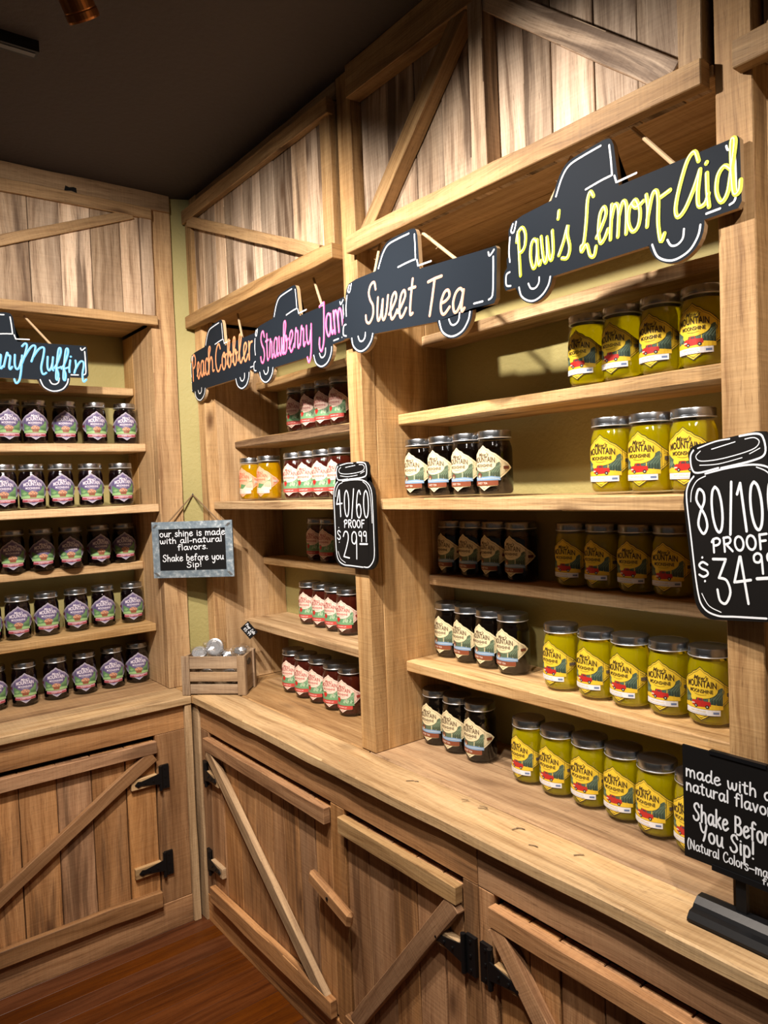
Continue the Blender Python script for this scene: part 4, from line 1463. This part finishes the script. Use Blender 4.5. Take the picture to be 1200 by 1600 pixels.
        for k in range(3):
            poly([(.004 + .012 * k, -.022), (.010 + .012 * k, -.010), (.016 + .012 * k, -.016), (.010 + .012 * k, -.025)], C['hill2'])
    elif kind == 'blue':
        poly([(-.010, -.029), (-.0125, -.017), (.0125, -.017), (.010, -.029)], (.22, .07, .035))
        for k in range(4):
            line([(-.008 + k * .0053, -.028), (-.009 + k * .006, -.018)], .0008, (.35, .15, .08), False)
        poly([(-.015, -.017), (-.0155, -.012), (-.010, -.0065), (-.003, -.004), (.005, -.005), (.012, -.0085), (.0155, -.0135), (.014, -.017)], (.58, .30, .17))
        for (bx, by) in ((-.006, -.010), (.004, -.008), (.008, -.013), (-.001, -.014)):
            poly(arc(bx, by, .0018, 0, 360, 8)[:-1], (.10, .06, .14))
    else:
        poly([(-.020, -.024), (-.004, -.006), (.018, -.012), (.004, -.026)], (.12, .28, .12))
        poly(arc(-.018, -.014, .009, 0, 360, 12)[:-1], (.86, .36, .10))
    # lettering
    text("Maw's", .0125, .0300, C['text'], .35, 0, .95, bold=.012)
    text('MOUNTAIN', .0180, .0125, C['text'], 0, .0030, .66, grow=.12, bold=.022)
    text('MOONSHINE', .0108, .0025, C['text'], 0, .0, .76, bold=.016)
    line([(-.012, -.0005), (0, -.0025), (.012, -.0005)], .0006, C['text'])
    # band, its writing, foot mark
    poly([(-.038, -.0445), (-.038, -.0325), (.038, -.0325), (.038, -.0445)], C['band'])
    if kind == 'tea': text('SWEET TEA', .0072, -.0410, C['btxt'], x=-.006, sx=.9)
    elif kind == 'blue':
        poly([(-.036, -.0365), (-.036, -.0345), (.036, -.0345), (.036, -.0365)], (.74, .70, .80))
        text('BLUEBERRY MUFFIN', .0052, -.0420, C['btxt'], sx=.8)
    elif kind == 'straw': text('STRAWBERRY JAM', .0062, -.0408, C['btxt'], sx=.72)
    elif kind == 'lemon':
        text("PAW'S LEMON-AID", .0058, -.0392, (.72, .55, .18), x=-.006, sx=.66)
        line([(-.034, -.0422), (.012, -.0422)], .0009, (.35, .35, .4), False)
        poly([(.024, -.0410), (.024, -.0365), (.035, -.0365), (.035, -.0410)], (.15, .22, .42))
    else: text('PEACH COBBLER', .0062, -.0408, C['btxt'], sx=.75)
    text('750', .0042, -.0525, C['text'] if kind != 'blue' else (.8, .76, .86))
    # side panels left and right of the picture
    for sg in (-1, 1):
        poly([(sg * q[0], q[1]) for q in ((.052, -.0045), (.068, -.0045), (.068, .0035), (.052, .0035))], (.10, .08, .07) if kind == 'lemon' else tuple(q * .6 for q in C['band']) if kind != 'lemon' else ed)
        line([(sg * .046, .022), (sg * .046, -.022)], .0008, ed, False)
        for k in range(3):
            line([(sg * .050, .016 - k * .0035), (sg * (.058 + k * .003), .0105 - k * .0025)], .0007, ed, False)
            line([(sg * .050, -.016 + k * .0035), (sg * (.058 + k * .003), -.0105 + k * .0025)], .0007, ed, False)
    return bm, mats


PROTO = {}
_m = {}


def jar_meshes():
    for nm, fn, mt in (('glass', jar_glass_mesh, M_GLASS), ('lid', jar_lid_mesh, M_LID), ('seal', seal_mesh, M_FILM)):
        bm = fn()
        bmesh.ops.recalc_face_normals(bm, faces=bm.faces)
        me = D.meshes.new('jar_' + nm)
        bm.to_mesh(me); bm.free()
        me.materials.append(mt)
        if nm == 'lid': me.materials.append(M_RIM)
        for p in me.polygons: p.use_smooth = True
        try: me.set_sharp_from_angle(angle=R(28))
        except Exception: pass
        _m[nm] = me


jar_meshes()


def part(name, me, parent):
    o = D.objects.new(name, me)
    COL.objects.link(o)
    o.parent = parent
    return o


def make_jar(kind):
    t = empty('mason_jar', (0, 0, -5), 'jar', 'jar')
    part('glass_body', _m['glass'], t)
    bm = jar_liquid_mesh()
    bmesh.ops.recalc_face_normals(bm, faces=bm.faces)
    me = D.meshes.new('drink_' + kind)
    bm.to_mesh(me); bm.free()
    me.materials.append(M_LIQ[kind])
    for p in me.polygons: p.use_smooth = True
    try: me.set_sharp_from_angle(angle=R(40))
    except Exception: pass
    part('drink', me, t)
    bm, mats = label_mesh(kind)
    me = D.meshes.new('label_' + kind)
    bm.to_mesh(me); bm.free()
    for m in mats: me.materials.append(m)
    part('paper_label', me, t)
    part('lid', _m['lid'], t)
    part('shrink_film', _m['seal'], t)
    return t


def copy_thing(o):
    c = o.copy()
    COL.objects.link(c)
    for ch in list(o.children):
        d = ch.copy()
        COL.objects.link(d)
        d.parent = c
        d.rotation_euler = ch.rotation_euler
    return c


LOOK = {'lemon': 'bright yellow jar', 'tea': 'near-black jar with cream label', 'straw': 'dark red jar with pink label', 'blue': 'dark jar with purple label', 'peach': 'amber jar with orange label'}
GRP = {'lemon': 'yellow jars', 'tea': 'black cream-labelled jars', 'straw': 'red pink-labelled jars', 'blue': 'dark purple-labelled jars', 'peach': 'amber jars'}
ORD = ['first', 'second', 'third', 'fourth', 'fifth', 'sixth']
ROWN = {1.910: 'top jar row', 1.658: 'second jar row', 1.412: 'shadowed middle jar row', 1.158: 'row above counter', .900: 'counter row'}
rj = random.Random(77)


def place_row(kind, bay, z, pts, yaw, jit=5.0):
    n = len(pts)
    for i, (x, y) in enumerate(pts):
        if kind not in PROTO:
            PROTO[kind] = make_jar(kind)
            o = PROTO[kind]
        else:
            o = copy_thing(PROTO[kind])
        o.location = (x, y, z + .0008)
        a = R(yaw + rj.uniform(-jit, jit))
        o.rotation_euler = (0, 0, a)
        if bay == 'left shelves':
            k = n - 1 - i
            w = 'rightmost' if k == 0 else ORD[k] + ' from right'
        else:
            w = 'leftmost' if i == 0 else ('rightmost' if i == n - 1 else ORD[i] + ' from left')
        o['label'] = '%s, %s in the %s, %s' % (LOOK[kind], w, ROWN[z], bay)
        o['category'] = 'jar'
        o['group'] = '%s in the %s, %s' % (GRP[kind], ROWN[z], bay)


place_row('blue', 'left shelves', 1.910, [(-0.35, -0.537), (-0.35, -0.441), (-0.35, -0.33), (-0.35, -0.214), (-0.35, -0.091)], 81)
place_row('blue', 'left shelves', 1.658, [(-0.236, -0.585), (-0.236, -0.489), (-0.236, -0.386), (-0.236, -0.275), (-0.236, -0.158)], 81)
place_row('blue', 'left shelves', 1.412, [(-0.407, -0.536), (-0.397, -0.431), (-0.389, -0.323), (-0.413, -0.205), (-0.422, -0.097)], 81)
place_row('blue', 'left shelves', 1.158, [(-0.385, -0.636), (-0.375, -0.535), (-0.381, -0.429), (-0.385, -0.315), (-0.399, -0.204), (-0.39, -0.086)], 81)
place_row('blue', 'left shelves', 0.900, [(-0.383, -0.632), (-0.369, -0.526), (-0.373, -0.41), (-0.374, -0.299), (-0.379, -0.186), (-0.393, -0.076)], 81)
place_row('straw', 'corner bay', 1.910, [(0.345, 0.335), (0.445, 0.335), (0.54, 0.335), (0.636, 0.335)], 18)
place_row('peach', 'corner bay', 1.658, [(0.111, 0.245), (0.256, 0.245)], 8)
place_row('straw', 'corner bay', 1.658, [(0.456, 0.245), (0.552, 0.245), (0.647, 0.245), (0.743, 0.245)], 18)
place_row('straw', 'corner bay', 1.412, [(0.289, 0.434), (0.397, 0.423)], 18)
place_row('straw', 'corner bay', 1.158, [(0.24, 0.416), (0.343, 0.413), (0.443, 0.405), (0.539, 0.395)], 18)
place_row('straw', 'corner bay', 0.900, [(0.234, 0.33), (0.337, 0.325), (0.433, 0.327), (0.542, 0.321), (0.638, 0.32)], 18)
place_row('tea', 'main bay', 1.658, [(1.128, 0.262), (1.229, 0.262), (1.326, 0.262), (1.422, 0.262)], 0)
place_row('lemon', 'main bay', 1.910, [(1.67, 0.332), (1.765, 0.332), (1.861, 0.332), (1.956, 0.332)], 0)
place_row('lemon', 'main bay', 1.658, [(1.777, 0.262), (1.873, 0.262), (1.968, 0.262)], 0)
place_row('tea', 'main bay', 1.412, [(1.061, 0.439), (1.156, 0.439), (1.25, 0.439), (1.344, 0.439)], 0)
place_row('lemon', 'main bay', 1.412, [(1.524, 0.439), (1.619, 0.439), (1.715, 0.439), (1.81, 0.439)], 0)
place_row('tea', 'main bay', 1.158, [(1.061, 0.413), (1.155, 0.406), (1.249, 0.402), (1.343, 0.394)], 0)
place_row('lemon', 'main bay', 1.158, [(1.538, 0.363), (1.646, 0.361), (1.741, 0.362), (1.837, 0.368), (1.932, 0.369)], 0)
place_row('tea', 'main bay', 0.900, [(1.061, 0.349), (1.156, 0.346), (1.252, 0.344)], 0)
place_row('lemon', 'main bay', 0.900, [(1.446, 0.332), (1.547, 0.326), (1.642, 0.33), (1.738, 0.329), (1.833, 0.316), (1.933, 0.304)], 0)
